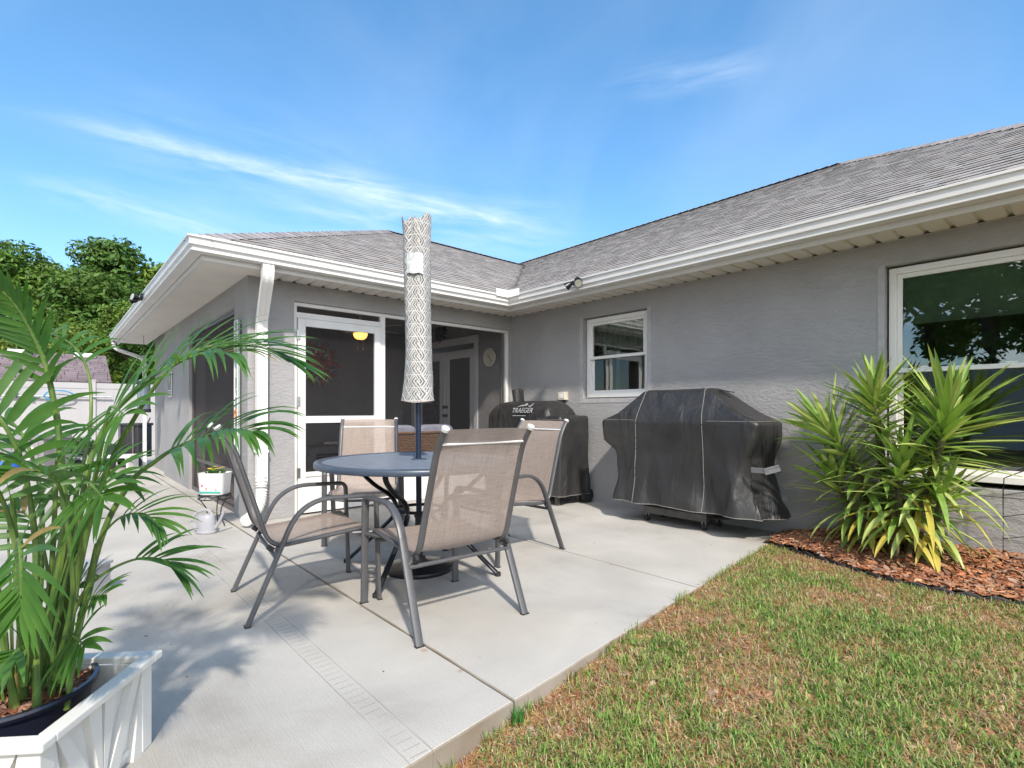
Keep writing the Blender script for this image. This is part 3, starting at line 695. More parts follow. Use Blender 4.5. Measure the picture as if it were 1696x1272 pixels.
# drip edge under shingles
obj('drip_edge', eave_sweep([(.055, 2.60), (.06, 2.573), (-.03, 2.573)]), M_['white'], H)
# shingle roof
PITCH = .5
class Tint(MB):
    def __init__(s): super().__init__(); s.cc = []
def roof_plane(mb, O, U, V, lo, hi, tmax, seed, base_c, var=.16, exposure=.118, wmin=.05, wmax=.17):
    rr = random.Random(seed); O, U, V = Vector(O), Vector(U), Vector(V); S = (V+Vector((0, 0, PITCH))); N = U.cross(S).normalized()
    if N.z < 0: N = -N
    P = lambda u, t, h=0: O+U*u+S*t+N*h
    nrow = int(tmax/exposure)
    for k in range(nrow):
        t0 = k*exposure; t1 = min(tmax, t0+exposure+.004); a, b = lo(t0), hi(t0)
        u = a-.1*rr.random(); rowc = rr.uniform(-.05, .05)
        while u < b:
            wd = rr.uniform(wmin, wmax); u1 = u+wd
            hgt = rr.choice((.006, .008, .009)); j = rr.uniform(-.006, .006)
            p00 = max(lo(t0), min(hi(t0), u)); p01 = max(lo(t0), min(hi(t0), u1)); p10 = max(lo(t1), min(hi(t1), u)); p11 = max(lo(t1), min(hi(t1), u1))
            if p01-p00 > .003 or p11-p10 > .003:
                tt = t0+(j if k else 0)
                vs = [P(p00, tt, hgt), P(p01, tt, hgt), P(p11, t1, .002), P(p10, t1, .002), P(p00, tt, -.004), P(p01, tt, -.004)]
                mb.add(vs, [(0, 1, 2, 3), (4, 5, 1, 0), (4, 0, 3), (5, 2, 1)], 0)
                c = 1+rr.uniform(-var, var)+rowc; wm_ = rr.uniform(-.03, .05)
                q = (base_c[0]*c*(1+wm_), base_c[1]*c, base_c[2]*c*(1-wm_*.6)); mb.cc += [q, tuple(w_*.28 for w_ in q), q, q]  # butt faces coloured darker to stand in for the shadow lines between courses
            u = u1
    return mb
TM = 4.75; TW = 3.85
rf = Tint(); bc = (.265, .25, .24)
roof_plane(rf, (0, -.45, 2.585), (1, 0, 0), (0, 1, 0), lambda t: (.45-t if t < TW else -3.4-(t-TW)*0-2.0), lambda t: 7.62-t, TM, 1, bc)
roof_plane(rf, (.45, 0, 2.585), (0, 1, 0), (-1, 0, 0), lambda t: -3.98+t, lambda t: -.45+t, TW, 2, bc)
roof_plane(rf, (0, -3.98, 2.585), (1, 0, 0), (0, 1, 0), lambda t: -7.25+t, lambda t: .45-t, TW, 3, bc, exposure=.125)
z0 = 2.583
def P3(x, y, z): return (x, y, z)
zt = z0+TM*.5; zw = z0+TW*.5
base = [(P3(.45, -.45, z0), P3(7.62, -.45, z0), P3(7.62-TM, -.45+TM, zt), P3(-6, -.45+TM, zt), P3(-3.4, -.45+TW, zw)),
        (P3(.45, -3.98, z0), P3(.45, -.45, z0), P3(-3.4, -.45+TW, zw), P3(-3.4, -3.98+TW, zw)),
        (P3(-7.25, -3.98, z0), P3(.45, -3.98, z0), P3(-3.4, -3.98+TW, zw)),
        (P3(-7.25, -3.98, z0), P3(-3.4, -3.98+TW, zw), P3(-3.4, 9, zw), P3(-7.25, 9, z0)),
        (P3(7.62, -.45, z0), P3(7.62, 9, z0), P3(7.62-TM, 9-TM, zt), P3(7.62-TM, -.45+TM, zt)),
        (P3(7.62-TM, -.45+TM, zt), P3(7.62, 9, z0), P3(-7.25, 9, z0), P3(-6, -.45+TM, zt))]
for b in base:
    rf.add(b, [tuple(range(len(b)))], 0); rf.cc.append(bc)
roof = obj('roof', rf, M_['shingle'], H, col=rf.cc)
def caps(p, q, seed, w=.13):
    mb = Tint(); p, q = Vector(p), Vector(q); Ln = (q-p).length; t = (q-p).normalized(); rr = random.Random(seed)
    s_ = t.cross(Vector((0, 0, 1))).normalized(); up = s_.cross(t).normalized(); drop = .055; n = int(Ln/.14)
    for i in range(n):
        a = p+t*(i*.14-.02); b = a+t*.17; h0, h1 = .022, .008
        vs = [a-s_*w+up*(h0-drop), a+up*h0, a+s_*w+up*(h0-drop), b-s_*w+up*(h1-drop), b+up*h1, b+s_*w+up*(h1-drop), a-s_*w+up*(h0-drop-.012), a+up*(h0-.012), a+s_*w+up*(h0-drop-.012)]
        mb.add(vs, [(0, 1, 4, 3), (1, 2, 5, 4), (6, 7, 1, 0), (7, 8, 2, 1)], 0)
        c = .27*(1+rr.uniform(-.2, .2)); mb.cc += [(c*1.02, c*.96, c)]*4
    return mb
for k, (p, q) in enumerate((((.45, -3.98, z0+.01), (-3.4, -3.98+TW, zw+.01)), ((-3.4, -3.98+TW, zw+.01), (-3.4, -.45+TW, zw+.01)), ((7.62, -.45, z0+.01), (7.62-TM, -.45+TM, zt+.01)), ((7.62-TM, -.45+TM, zt+.01), (-6, -.45+TM, zt+.01)))):
    c = caps(p, q, 20+k); obj('ridge_cap', c, M_['cap'], roof, col=c.cc)
# screened opening : posts, rails, mesh, door
mb = MB(); x = -.06; t = .05
def rail(mb, y0, y1, z0, z1, xo=0, dx=.05): mb.box((x-dx/2+xo, y0, z0), (x+dx/2+xo, y1, z1))
rail(mb, -3.029, -2.99, 0.002, 2.243); rail(mb, -.085, -.038, .002, 2.243); rail(mb, -2.035, -1.97, .002, 2.205); rail(mb, -2.99, -.085, 2.205, 2.243)
rail(mb, -2.99, -2.035, 2.08, 2.14); rail(mb, -1.97, -.085, .002, .055); rail(mb, -1.97, -.085, .40, .44)
obj('screen_frame', mb, M_['alu'], H, bevel=.003)
mb = MB(); mb.add([(x, -1.97, .44), (x, -.085, .44), (x, -.085, 2.205), (x, -1.97, 2.205)], [(0, 1, 2, 3)]); mb.add([(x, -2.99, 2.14), (x, -2.035, 2.14), (x, -2.035, 2.205), (x, -2.99, 2.205)], [(0, 1, 2, 3)])
obj('screen_panel', mb, M_['screen'], H)
mb = MB(); mb.box((x-.005, -1.97, .055), (x+.005, -.085, .40)); obj('kick_panel', mb, M_['alu'], H)
mb = MB(); xd = -.03
def dr(y0, y1, z0, z1, dx=.035): mb.box((xd-dx/2, y0, z0), (xd+dx/2, y1, z1))
dr(-2.985, -2.905, .02, 2.075); dr(-2.115, -2.04, .02, 2.075); dr(-2.905, -2.115, 1.995, 2.075); dr(-2.905, -2.115, .97, 1.045); dr(-2.905, -2.115, .02, .10); dr(-2.905, -2.115, .40, .45)
sd = obj('screen_door', mb, M_['alu'], H, bevel=.004)
mb = MB(); mb.box((xd-.006, -2.905, .10), (xd+.006, -2.115, .40)); obj('kick_plate', mb, M_['alu'], sd)
mb = MB(); mb.add([(xd, -2.905, 1.045), (xd, -2.115, 1.045), (xd, -2.115, 1.995), (xd, -2.905, 1.995)], [(0, 1, 2, 3)]); mb.add([(xd, -2.905, .45), (xd, -2.115, .45), (xd, -2.115, .97), (xd, -2.905, .97)], [(0, 1, 2, 3)]); obj('screen_mesh', mb, M_['screen'], sd)
mb = MB()
for z in (.45, 1.2, 1.9): mb.box((xd+.018, -3.0, z-.05), (xd+.028, -2.965, z+.05))
obj('hinge', mb, M_['chrome'], sd)
mb = MB(); ys = -3.42    # side opening of the lanai
mb.box((-.53, ys-.02, .002), (-.498, ys+.02, 2.188)); mb.box((-2.904, ys-.02, .002), (-2.87, ys+.02, 2.188)); mb.box((-2.87, ys-.02, 2.15), (-.53, ys+.02, 2.188)); mb.box((-2.87, ys-.02, .002), (-.53, ys+.02, .05)); mb.box((-2.87, ys-.02, .42), (-.53, ys+.02, .46))
obj('screen_frame', mb, mat('bronze_frame', (.10, .09, .09), .4), H)
mb = MB(); mb.add([(-2.87, ys, .05), (-.53, ys, .05), (-.53, ys, 2.15), (-2.87, ys, 2.15)], [(0, 1, 2, 3)]); obj('screen_panel', mb, screenmat('side_screen', .62, (.05, .035, .035)), H)
# french doors on the lanai's inner wall
mb = MB()
for (a, b) in ((-2.58, -1.75), (-1.73, -.90)):
    mb.box((a, .02, .02), (a+.13, .06, 2.08)); mb.box((b-.13, .02, .02), (b, .06, 2.08)); mb.box((a+.13, .02, 1.95), (b-.13, .06, 2.08)); mb.box((a+.13, .02, .02), (b-.13, .06, .28))
fd = obj('french_door', mb, M_['door'], H, bevel=.004)
mb = MB(); 
for (a, b) in ((-2.58, -1.75), (-1.73, -.90)): mb.box((a+.13, .035, .28), (b-.13, .045, 1.95))
obj('door_glass', mb, M_['doorglass'], fd)
mb = MB(); mb.box((-2.72, -.03, 0), (-2.62, -.002, 2.16)); mb.box((-.86, -.03, 0), (-.78, -.002, 2.16)); mb.box((-2.74, -.035, 2.16), (-.76, -.002, 2.27)); mb.box((-1.75, .01, .02), (-1.73, .03, 2.08)); obj('door_casing', mb, M_['door'], fd)
mb = MB()
for z in (1.02, 1.16): mb.lathe([(.0, 0), (.03, 0), (.03, .01), (.012, .014), (.012, .04), (.028, .05), (.028, .07), (.0, .075)], 16, c=(0, 0, 0))
mb.v = [(-1.665+a, .02-c, (1.02 if i < len(mb.v)//2 else 1.16)+b) for i, (a, b, c) in enumerate(mb.v)]
obj('door_handle', mb, M_['blackmetal'], fd)
# downspout
ds = H
zt_ = onX(443, 440, .47); dy = onX(432, 600, .04).y
def rect_tube(mb, pts, w, d, m=0):
    # rectangular pipe; w along world Y, d in the path plane (XZ)
    rings = []
    pts = [Vector(p) for p in pts]
    for i, p in enumerate(pts):
        t = (pts[min(i+1, len(pts)-1)]-pts[max(i-1, 0)]).normalized(); a = Vector((0, 1, 0)); b = t.cross(a).normalized()
        rings.append([p+a*x_*w/2+b*y_*d/2 for x_, y_ in ((-1, -1), (-.5, -.86), (0, -1), (.5, -.86), (1, -1), (1, 1), (.5, .86), (0, 1), (-.5, .86), (-1, 1))])
    mb.loft(rings, m, smooth=False)
mb = MB(); path = fillet([(.475, zt_.y, 2.45), (.475, zt_.y, 2.33), (.06, dy, 1.98), (.06, dy, .40)], [.07, .09], 5); rect_tube(mb, path, .098, .068)
dso = obj('downspout', mb, M_['white'], H)
mb = MB()
for z in (1.75, .7): mb.box((.002, dy-.06, z-.012), (.095, dy+.06, z+.012))
obj('strap', mb, M_['white'], dso)
mb = MB(); pp = smooth_path([(.06, dy, .46), (.06, dy, .30), (.10, dy-.03, .19), (.19, dy-.12, .10), (.26, dy-.20, .065)], 14)
mb.tube(pp, [.052+.006*math.sin(i*2.1) for i in range(len(pp))], 16); obj('drain_hose', mb, M_['white'], dso)
# far end of the wing: little downspout and eave return
mb = MB(); mb.box((-7.1, -3.56, 0), (-7.03, -3.5, 2.2)); mb.tube(smooth_path([(-7.06, -4.02, 2.44), (-7.06, -3.98, 2.3), (-7.06, -3.6, 2.15), (-7.06, -3.53, 2.0)], 5), .035, 8); obj('downspout', mb, M_['white'], H)
#@@ITEMS
# ------------------------------------------------------------------ patio furniture
def make_chair(name, label, group):
    t = thing(name, label, 'chair', group=group)
    HW = .305   # half width at the arm tubes
    def side(s):
        a = fillet([(s*HW, .345, 0), (s*HW, .325, .612), (s*HW, -.085, .622), (s*HW*1.04, -.35, 0)], [.045, .17], 9)
        k = next(i for i, p in enumerate(a) if p.y < .27); e = next(i for i, p in enumerate(a) if p.y < -.15 and p.z < .50)
        mb = MB(); mb.tube(a[:k+1], .0215, 12, ry=.0125, up=(0, 1, 0) if False else (1, 0, 0), power=.7)
        return a, k, e
    def seg(name, pts, rx=.0125, ry=.0215, caps_=True, mat_='frame', par=t):
        mb = MB(); mb.tube(pts, rx, 12, ry=ry, up=(1, 0, 0), power=.75); return obj(name, mb, M_[mat_], par)
    for s in (-1, 1):
        a, k, e = side(s)
        fl = seg('leg', a[:k+1]); seg('armrest', a[k:e+1]); rl = seg('leg', a[e:])
        for par, p in ((fl, a[0]), (rl, a[-1])):
            mb = MB(); mb.box((p.x-.0225, p.y-.0135, 0), (p.x+.0225, p.y+.0135, .006)); obj('foot_cap', mb, M_['rubber'], par)
    rx = .265
    def rail(s): return fillet([(s*rx, .285, .375), (s*rx, .29, .425), (s*rx, -.02, .395), (s*rx, -.235, .375), (s*(rx-.006), -.335, .70), (s*(rx-.01), -.405, .92), (s*(rx-.012), -.475, 1.015)], [.05, .1, .09, .2, .12], 7)
    for s in (-1, 1):
        r = rail(s); k = next(i for i, p in enumerate(r) if p.y < -.19)
        mb = MB(); mb.tube(r[:k+3], .0125, 10, ry=.015, up=(1, 0, 0)); obj('seat_rail', mb, M_['frame'], t)
        mb = MB(); mb.tube(r[k+2:], .012, 10, ry=.018, up=(1, 0, 0)); br = obj('back_rail', mb, M_['frame'], t)
        p, q = r[-1], r[-2]; d = (p-q).normalized(); mb = MB(); mb.tube([p-d*.004, p+d*.012], .0195, 12, up=(1, 0, 0)); obj('end_cap', mb, M_['cap_white'], br)
    mb = MB()
    mb.tube([(-HW, -.215, .335), (HW, -.215, .335)], .011, 10); mb.tube([(-rx, .275, .365), (-rx*.5, .285, .352), (rx*.5, .285, .352), (rx, .275, .365)], .011, 10)
    for s in (-1, 1):
        mb.tube([(s*rx, .20, .40), (s*HW, .315, .40)], .010, 8); mb.tube([(s*rx, -.20, .37), (s*HW, -.205, .345)], .012, 8)
    obj('cross_bar', mb, M_['frame'], t)
    mb = MB(); mb.tube([(-rx, -.427, .945), (rx, -.427, .945)], .007, 8); obj('back_bar', mb, M_['cap_white'], t)
    # sling, slightly sagging between the rails
    rp = [Vector((0, p.y, p.z)) for p in rail(1)]
    # resample
    Ls = [0]
    for a, b in zip(rp, rp[1:]): Ls.append(Ls[-1]+(b-a).length)
    def sample(u):
        d = u*Ls[-1]
        for i in range(len(rp)-1):
            if Ls[i+1] >= d: return rp[i].lerp(rp[i+1], (d-Ls[i])/max(1e-6, Ls[i+1]-Ls[i]))
        return rp[-1]
    n = 56; pts = [sample(i/n) for i in range(n+1)]
    ib = next(i for i, p in enumerate(pts) if p.y < -.215)
    def sling(i0, i1, name):
        rings = []
        for i in range(i0, i1+1):
            p = pts[i]; tg = (pts[min(i+1, n)]-pts[max(i-1, 0)]).normalized(); nn = Vector((0, -tg.z, tg.y)); 
            if nn.z < 0 and i < ib: nn = -nn
            row = []
            half = rx-.004-(.006*max(0, (p.z-.6)) if i > ib else 0)
            for k in range(15):
                q = -1+2*k/14; sag = -.016*(1-q*q)
                if name == 'backrest': sag = -.010*(1-q*q)
                up_ = Vector((0, 0, 1)) if i < ib else Vector((0, -1, .3)).normalized()*-1
                row.append(Vector((q*half, p.y, p.z+.012*(1 if i < ib else 0))) + up_*sag)
            rings.append(row)
        mb = MB(); mb.loft(rings, 0, cap=False, closed=False); return obj(name, mb, M_['sling'], t)
    sl = sling(0, ib, 'seat'); bk = sling(ib, n, 'backrest')
    mb = MB()
    for s in (-1, 1):
        q = [Vector((s*(rx-.026), p.y, p.z+.0135)) for p in pts[2:ib-1]]
        mb.tube(q, .0016, 5, up=(1, 0, 0))
    obj('stitching', mb, M_['hem'], sl)
    mb = MB()
    for s in (-1, 1):
        q = [Vector((s*(rx-.03), p.y-.0005, p.z)) for p in pts[ib+2:n-2]]
        mb.tube(q, .0016, 5, up=(1, 0, 0))
    obj('stitching', mb, M_['hem'], bk)
    mb = MB()
    for s in (-1, 1): mb.obox((s*(rx+.012), -.235, .376), (.016, .034, .026), Matrix.Rotation(R(-40), 3, 'X'))
    obj('bracket', mb, M_['rubber'], t)
    return t
def face_to(v): return math.atan2(-v.x, v.y)   # rotate local +Y onto v
GR = 'sling chairs round the patio table'
def dirw(d, l): return FW*d+RT*l
chA = make_chair('patio_chair', 'beige sling chair nearest the viewer, seen from behind with its back to the lawn', GR)
chA.location = dl(2.895, -.397); chA.rotation_euler.z = face_to(dirw(.535+.03, -.44))
specs = [((3.10, -1.235), (.557, .83), 'beige sling chair seen side on at the left of the table, beside the palm fronds'),
         ((4.62, -1.30), (-.975, .20), 'beige sling chair behind the table, in front of the white screen door'),
         ((4.115, -.07), (-.518, -.529), 'beige sling chair at the right of the table, in front of the covered smoker')]
for (c, f, lab) in specs:
    o = copy_tree(chA); o.location = dl(*c); o.rotation_euler.z = face_to(dirw(*f)); o['label'] = lab
# table
TC = dl(3.618, -.649); TR = .69; TZ = .766
tb = thing('patio_table', 'round blue grey slatted patio table with curved black legs, between the four sling chairs', 'table', TC, 0)
mb = MB(); rin = TR-.055; pw = .082; ang0 = math.atan2(RT.y, RT.x)
nsl = int(2*rin/pw)+1; y = -nsl*pw/2
for i in range(nsl):
    ya, yb = max(-rin+.001, y+.0035), min(rin-.001, y+pw-.0035); y += pw
    if yb-ya < .004: continue
    ks = [ya+(yb-ya)*k/5 for k in range(6)]
    Lf = [(-math.sqrt(max(0, rin*rin-k*k)), k) for k in ks]; Rt = [(math.sqrt(max(0, rin*rin-k*k)), k) for k in ks[::-1]]
    poly = Lf+Rt; n = len(poly)
    ring0 = [(a, b, TZ-.016) for a, b in poly]; ring1 = [(a, b, TZ-.004) for a, b in poly]
    mb.loft([ring0, ring1], 0, smooth=False)
mb.rotz(ang0)
top = obj('tabletop', mb, M_['tabletop'], tb, bevel=.0015)
mb = MB(); mb.lathe([(rin+.001, TZ-.02), (rin+.001, TZ-.003), (rin+.004, TZ), (TR-.008, TZ), (TR, TZ-.007), (TR, TZ-.034), (TR-.004, TZ-.038), (rin+.02, TZ-.038), (rin+.001, TZ-.02)], 96); obj('rim', mb, M_['rim'], top, sharp=50)
mb = MB(); mb.lathe([(.024, TZ-.03), (.024, TZ+.002), (.03, TZ+.004), (.05, TZ+.003), (.055, TZ-.002), (.055, TZ-.03)], 28); obj('umbrella_ring', mb, M_['rim'], top)
mb = MB()
for k in range(4):
    a = math.pi/2*k+R(20); mb.obox((.27*math.cos(a), .27*math.sin(a), TZ-.05), (.56, .03, .022), Matrix.Rotation(a, 3, 'Z'))
mb.lathe([(.03, TZ-.07), (.06, TZ-.07), (.06, TZ-.038), (.03, TZ-.038)], 20); obj('under_frame', mb, M_['blackmetal'], tb)
v1 = FW*-.56+RT*-.156; A1 = math.atan2(v1.y, v1.x)
for k in range(4):
    a = A1+math.pi/2*k
    prof = [(.47, .725), (.45, .66), (.35, .575), (.22, .50), (.175, .42), (.21, .345), (.31, .25), (.43, .14), (.575, .012)]
    p = smooth_path([(r*math.cos(a), r*math.sin(a), z) for r, z in prof], 5)
    mb = MB(); mb.tube(p, .019, 12, ry=.014); lg = obj('leg', mb, M_['blackmetal'], tb)
    mb = MB(); q = p[-1]; mb.tube([q+Vector((0, 0, .012)), q-Vector((0, 0, .012))], .021, 12); obj('foot_cap', mb, M_['rubber'], lg)
mb = MB(); mb.tube([(.16*math.cos(q*math.pi/18), .16*math.sin(q*math.pi/18), .42) for q in range(37)], .011, 8, cap=False); obj('leg_ring', mb, M_['blackmetal'], tb)
# umbrella base
mb = MB(); mb.lathe([(.0, 0), (.236, 0), (.240, .012), (.236, .026), (.15, .046), (.06, .060), (.045, .075), (.045, .09), (.028, .095), (.028, .36), (.034, .362), (.034, .385), (.0235, .386)], 64)
bs = single('umbrella_base', mb, M_['blackmetal'], 'round black cast umbrella base on the concrete under the table', 'umbrella base', loc=(0, 0, 0)); bs.location = TC
mb = MB(); mb.tube([(.03, 0, .25), (.075, 0, .25)], .006, 8); mb.tube([(.075, -.02, .25), (.075, .02, .25)], .011, 8); obj('clamp_knob', mb, M_['rubber'], bs)
# closed umbrella in its sleeve
um = thing('patio_umbrella', 'closed patio umbrella in a black and white diamond patterned sleeve, standing through the table', 'umbrella', TC)
lean = -RT*.016
mb = MB(); mb.tube([Vector((0, 0, .40)), Vector((0, 0, 1.3))+lean*.5, Vector((0, 0, 2.40))+lean], .0195, 18); obj('pole', mb, M_['navy'], um)
rings = []; nn = 60; zb = 1.165
for j in range(64):
    u = j/63; z = zb+u*(2.43-zb); r = .099-.010*math.sin(u*math.pi*.9)+.010*max(0, .22-u)/.22+.004*u
    row = []
    for k in range(nn):
        w_ = 2*math.pi*k/nn; q = r*(1+.06*noise.noise(Vector((math.cos(w_)*1.6, math.sin(w_)*1.6, z*3)))-.09*abs(noise.noise(Vector((math.cos(w_)*2.4+z*.5, math.sin(w_)*2.4, z*1.1+3))))+.035*noise.noise(Vector((math.cos(w_)*3, math.sin(w_)*3, z*11))))
        fl = 1+.035*math.sin(5*w_+4*u)+.10*max(0, .12-u)/.12*math.sin(3*w_+1)+.05*max(0, u-.93)/.07*math.sin(2*w_+.4)
        p = Vector((q*fl*math.cos(w_), q*fl*math.sin(w_), z + (.022*math.sin(w_*2+.6)+.014*math.sin(w_*5))*max(0, u-.95)/.05 + .008*math.sin(2*w_)*max(0, .05-u)/.05))+lean*(u)
        row.append(p)
    rings.append(row)
inner = [[Vector((p.x*.93+lean.x*.07, p.y*.93+lean.y*.07, p.z-.03)) for p in rings[-1]]]
low = [[Vector((p.x*.55, p.y*.55, p.z+.03)) for p in rings[0]]]
mb = MB(); mb.loft(low+rings+inner, 0, smooth=True, cap=False); cv = obj('sleeve', mb, M_['ikat'], um, sharp=70)
mb = MB(); c = [ (rings[0][k]) for k in range(nn)]; mb.tube([p+Vector((0, 0, .003)) for p in c+[c[0]]], .004, 6, cap=False); obj('hem', mb, M_['hem'], cv)
# label facing the viewer
toc = (CAM-TC); a0 = math.atan2(toc.y, toc.x); rows = []
for j in range(9):
    z = 2.035+.14*j/8; rows.append([Vector((.1075*math.cos(a0-.62-.10+k*.1), .1075*math.sin(a0-.62-.10+k*.1), z+.004*math.sin(k)))+lean*.7 for k in range(12)])
mb = MB(); mb.loft(rows, 0, cap=False, closed=False); obj('care_label', mb, M_['label'], cv)
mb = MB(); e = at(664, 663, 3.52)-TC; mb.tube(smooth_path([e, e+Vector((.0, 0, -.05)), e+RT*.012+Vector((0, 0, -.09)), e+RT*.024+Vector((0, 0, -.05)), e+RT*.02], 5), .0025, 6); mb.tube([e+RT*.012+Vector((0, 0, -.092)), e+RT*.012+Vector((0, 0, -.075))], .007, 8); obj('drawstring', mb, M_['blackmetal'], cv)
# ------------------------------------------------------------------ covered grill
def rrect(x0, x1, y0, y1, r, z, n=6, m=10):
    """rounded rectangle ring with m points per side"""
    pts = []
    cs = [((x1-r, y0+r), -90), ((x1-r, y1-r), 0), ((x0+r, y1-r), 90), ((x0+r, y0+r), 180)]
    for i, ((cx, cy), a) in enumerate(cs):
        for k in range(n): 
            w_ = R(a+90*k/(n-1)); pts.append(Vector((cx+r*math.cos(w_), cy+r*math.sin(w_), z)))
        (nx_, ny_), a2 = cs[(i+1) % 4]; w_ = R(a2); e = Vector((nx_+r*math.cos(w_), ny_+r*math.sin(w_), z)); s0 = pts[-1].copy()
        for k in range(1, m+1): pts.append(s0.lerp(e, k/(m+1)))
    return pts
def lerp_levels(levels, z):
    for a, b in zip(levels, levels[1:]):
        if a[0] >= z >= b[0]:
            t = (a[0]-z)/(a[0]-b[0]) if a[0] != b[0] else 0
            return [a[i]+(b[i]-a[i])*t for i in range(len(a))]
    return list(levels[-1])
def cover(levels, zs, foldf, m=80):
    rings = []
    for z in zs:
        L_ = lerp_levels(levels, z); ring = rrect(*L_[1:6], L_[0], 6, m); cx, cy = (L_[1]+L_[2])/2, (L_[3]+L_[4])/2
        out = []; N = len(ring)
        for i, p in enumerate(ring):
            tg = (ring[(i+1) % N]-ring[i-1]); nn_ = Vector((tg.y, -tg.x, 0)).normalized()
            f, dz = foldf(p, z, i/N); out.append(p+nn_*f+Vector((0, 0, dz)))
        rings.append(out)
    return rings
gx = 3.03
lev = [(1.305, 2.52, 3.18, -.40, -.16, .03), (1.29, 2.48, 3.22, -.44, -.12, .04), (1.075, 2.24, 3.53, -.555, -.06, .05), (1.01, 2.07, 3.68, -.575, -.05, .06), (.985, 2.05, 3.70, -.58, -.05, .06), (.80, 2.08, 3.68, -.575, -.05, .05), (.70, 2.19, 3.66, -.57, -.05, .06), (.45, 2.23, 3.69, -.575, -.05, .07), (.20, 2.24, 3.76, -.60, -.04, .09)]
def fold1(p, z, u):
    k = max(0, min(1, (1.0-z)/.5)); sd = max(0, min(1, (p.x-3.2)/.3)) + max(0, min(1, (2.45-p.x)/.3))
    q = noise.noise(Vector((p.x*4.6, p.y*4.6, z*1.0+p.x*.6)))*.062 + noise.noise(Vector((p.x*9, p.y*9, z*2.2+4)))*.005
    sw = .014*math.sin((p.x*9+z*7))*max(0, min(1, (p.x-3.15)/.2))      # swags sloping to the strap
    q -= .050*abs(noise.noise(Vector((p.x*3.6+z*.8, p.y*3.6, z*.7+9))))+.022*abs(noise.noise(Vector((p.x*7.5-z*2.0, p.y*7.5, z*1.7+5))))-.02
    q += .016*math.sin(p.x*15+3*noise.noise(Vector((p.x*2, z*1.5, 1)))+z*1.5)*max(0, min(1, (.95-z)/.6))
    dp = -.05*math.exp(-((p.x-3.70)/.10)**2-((z-.62)/.16)**2)
    hem = 0
    if z < .24: hem = .016*noise.noise(Vector((p.x*3, p.y*3, 7)))-.02*max(0, p.x-3.2)+ (.035 if p.y > -.2 else 0)*0
    cr = .003*noise.noise(Vector((p.x*8, p.y*8, z*8)))
    return q*k*(1+.5*sd)+sw*k+dp+cr, hem+(.012*noise.noise(Vector((p.x*3, p.y*3, 2))) if z > 1.2 else 0)
zs = [1.305, 1.30, 1.29]+[1.29-(1.29-1.01)*i/12 for i in range(1, 13)]+[1.0, .985, .97]+[.97-(.97-.20)*i/64 for i in range(1, 65)]
rings = cover(lev, zs, fold1)
bg_ = thing('gas_grill', 'wide black cloth covered grill on small casters, left of the spiky plant', 'grill', (2.9, -.3, 0))
mb = MB(); mb.loft([[Vector((2.85+(p.x-2.85)*.25, -.28+(p.y+.28)*.25, p.z+.002)) for p in rings[0]]]+rings, 0, cap=True)
mb.f.pop(); mb.m.pop(); mb.sm.pop()
cv = obj('cover', mb, M_['vinyl'], bg_, world=True, sharp=60)
N = len(rings[0])
def front_line(rings, xt, xb, off=.004, z_hi=9):
    pts = []
    for j, rg in enumerate(rings):
        z = rg[0].z; xx = xt+(xb-xt)*min(1, max(0, (1.29-z)/(1.29-1.0)))
        cand = [p for p in rg if p.y < (sum(q.y for q in rg)/N)]
        best = min(cand, key=lambda p: abs(p.x-xx)); 
        o2 = sorted(cand, key=lambda p: abs(p.x-xx))[:2]
        if abs(o2[0].x-o2[1].x) > 1e-5: t = (xx-o2[0].x)/(o2[1].x-o2[0].x); q = o2[0].lerp(o2[1], max(-.5, min(1, t)))
        else: q = best
        pts.append(q+Vector((0, -off, .001)))
    return pts
mb = MB()
for xt, xb in ((2.53, 2.50), (3.16, 3.20)): mb.tube(front_line(rings, xt, xb, .002), .0034, 6)
mb.tube([p+Vector((0, -.002, 0)) for p in rings[-1]]+[rings[-1][0]], .0035, 6, cap=False)
jr = min(range(len(rings)), key=lambda j: abs(rings[j][0].z-1.01))
rg = rings[jr]; mb.tube([p+(Vector((p.x-2.9, p.y+.3, 0)).normalized()*.003) for p in rg if p.y < -.2 and p.x > 3.22], .003, 6)
mb.tube([p+(Vector((p.x-2.9, p.y+.3, 0)).normalized()*.003) for p in rg if p.y < -.2 and p.x < 2.48], .003, 6)
obj('piping', mb, M_['piping'], cv, world=True)
mb = MB(); c = onY(1256, 779, -.60); mb.obox(c+Vector((.0, -.012, 0)), (.11, .008, .045)); mb.obox(c+Vector((.10, .02, .01)), (.12, .012, .055), Matrix.Rotation(R(35), 3, 'Z') @ Matrix.Rotation(R(-18), 3, 'Y')); obj('strap', mb, M_['midgrey'], cv, world=True, bevel=.003)
mb = MB(); c = onY(1204, 650, -.30); mb.obox(c+Vector((0, 0, .012)), (.13, .05, .006), Matrix.Rotation(R(12), 3, 'Y')); obj('handle_loop', mb, M_['rubber'], cv, world=True)
mb = MB()
x0, x1, yf, yb = 2.52, 3.19, -.475, -.14
mb.box((x0, yf, .085), (x1, yf+.02, .155)); mb.box((x0, yb-.02, .085), (x1, yb, .155)); mb.box((x0, yf+.02, .085), (x0+.02, yb-.02, .155)); mb.box((x1-.02, yf+.02, .085), (x1, yb-.02, .155)); mb.box((x0+.02, yf+.02, .10), (x1-.02, yb-.02, .112))
for xx in (x0+.001, x1-.041):
    for yy in (yf+.001, yb-.041): mb.box((xx, yy, .156), (xx+.04, yy+.04, .5))
mb.box((x0+.05, yf+.03, .112), (x1-.05, yb-.03, .45))
obj('cart', mb, M_['steel'], bg_, world=True, bevel=.003)
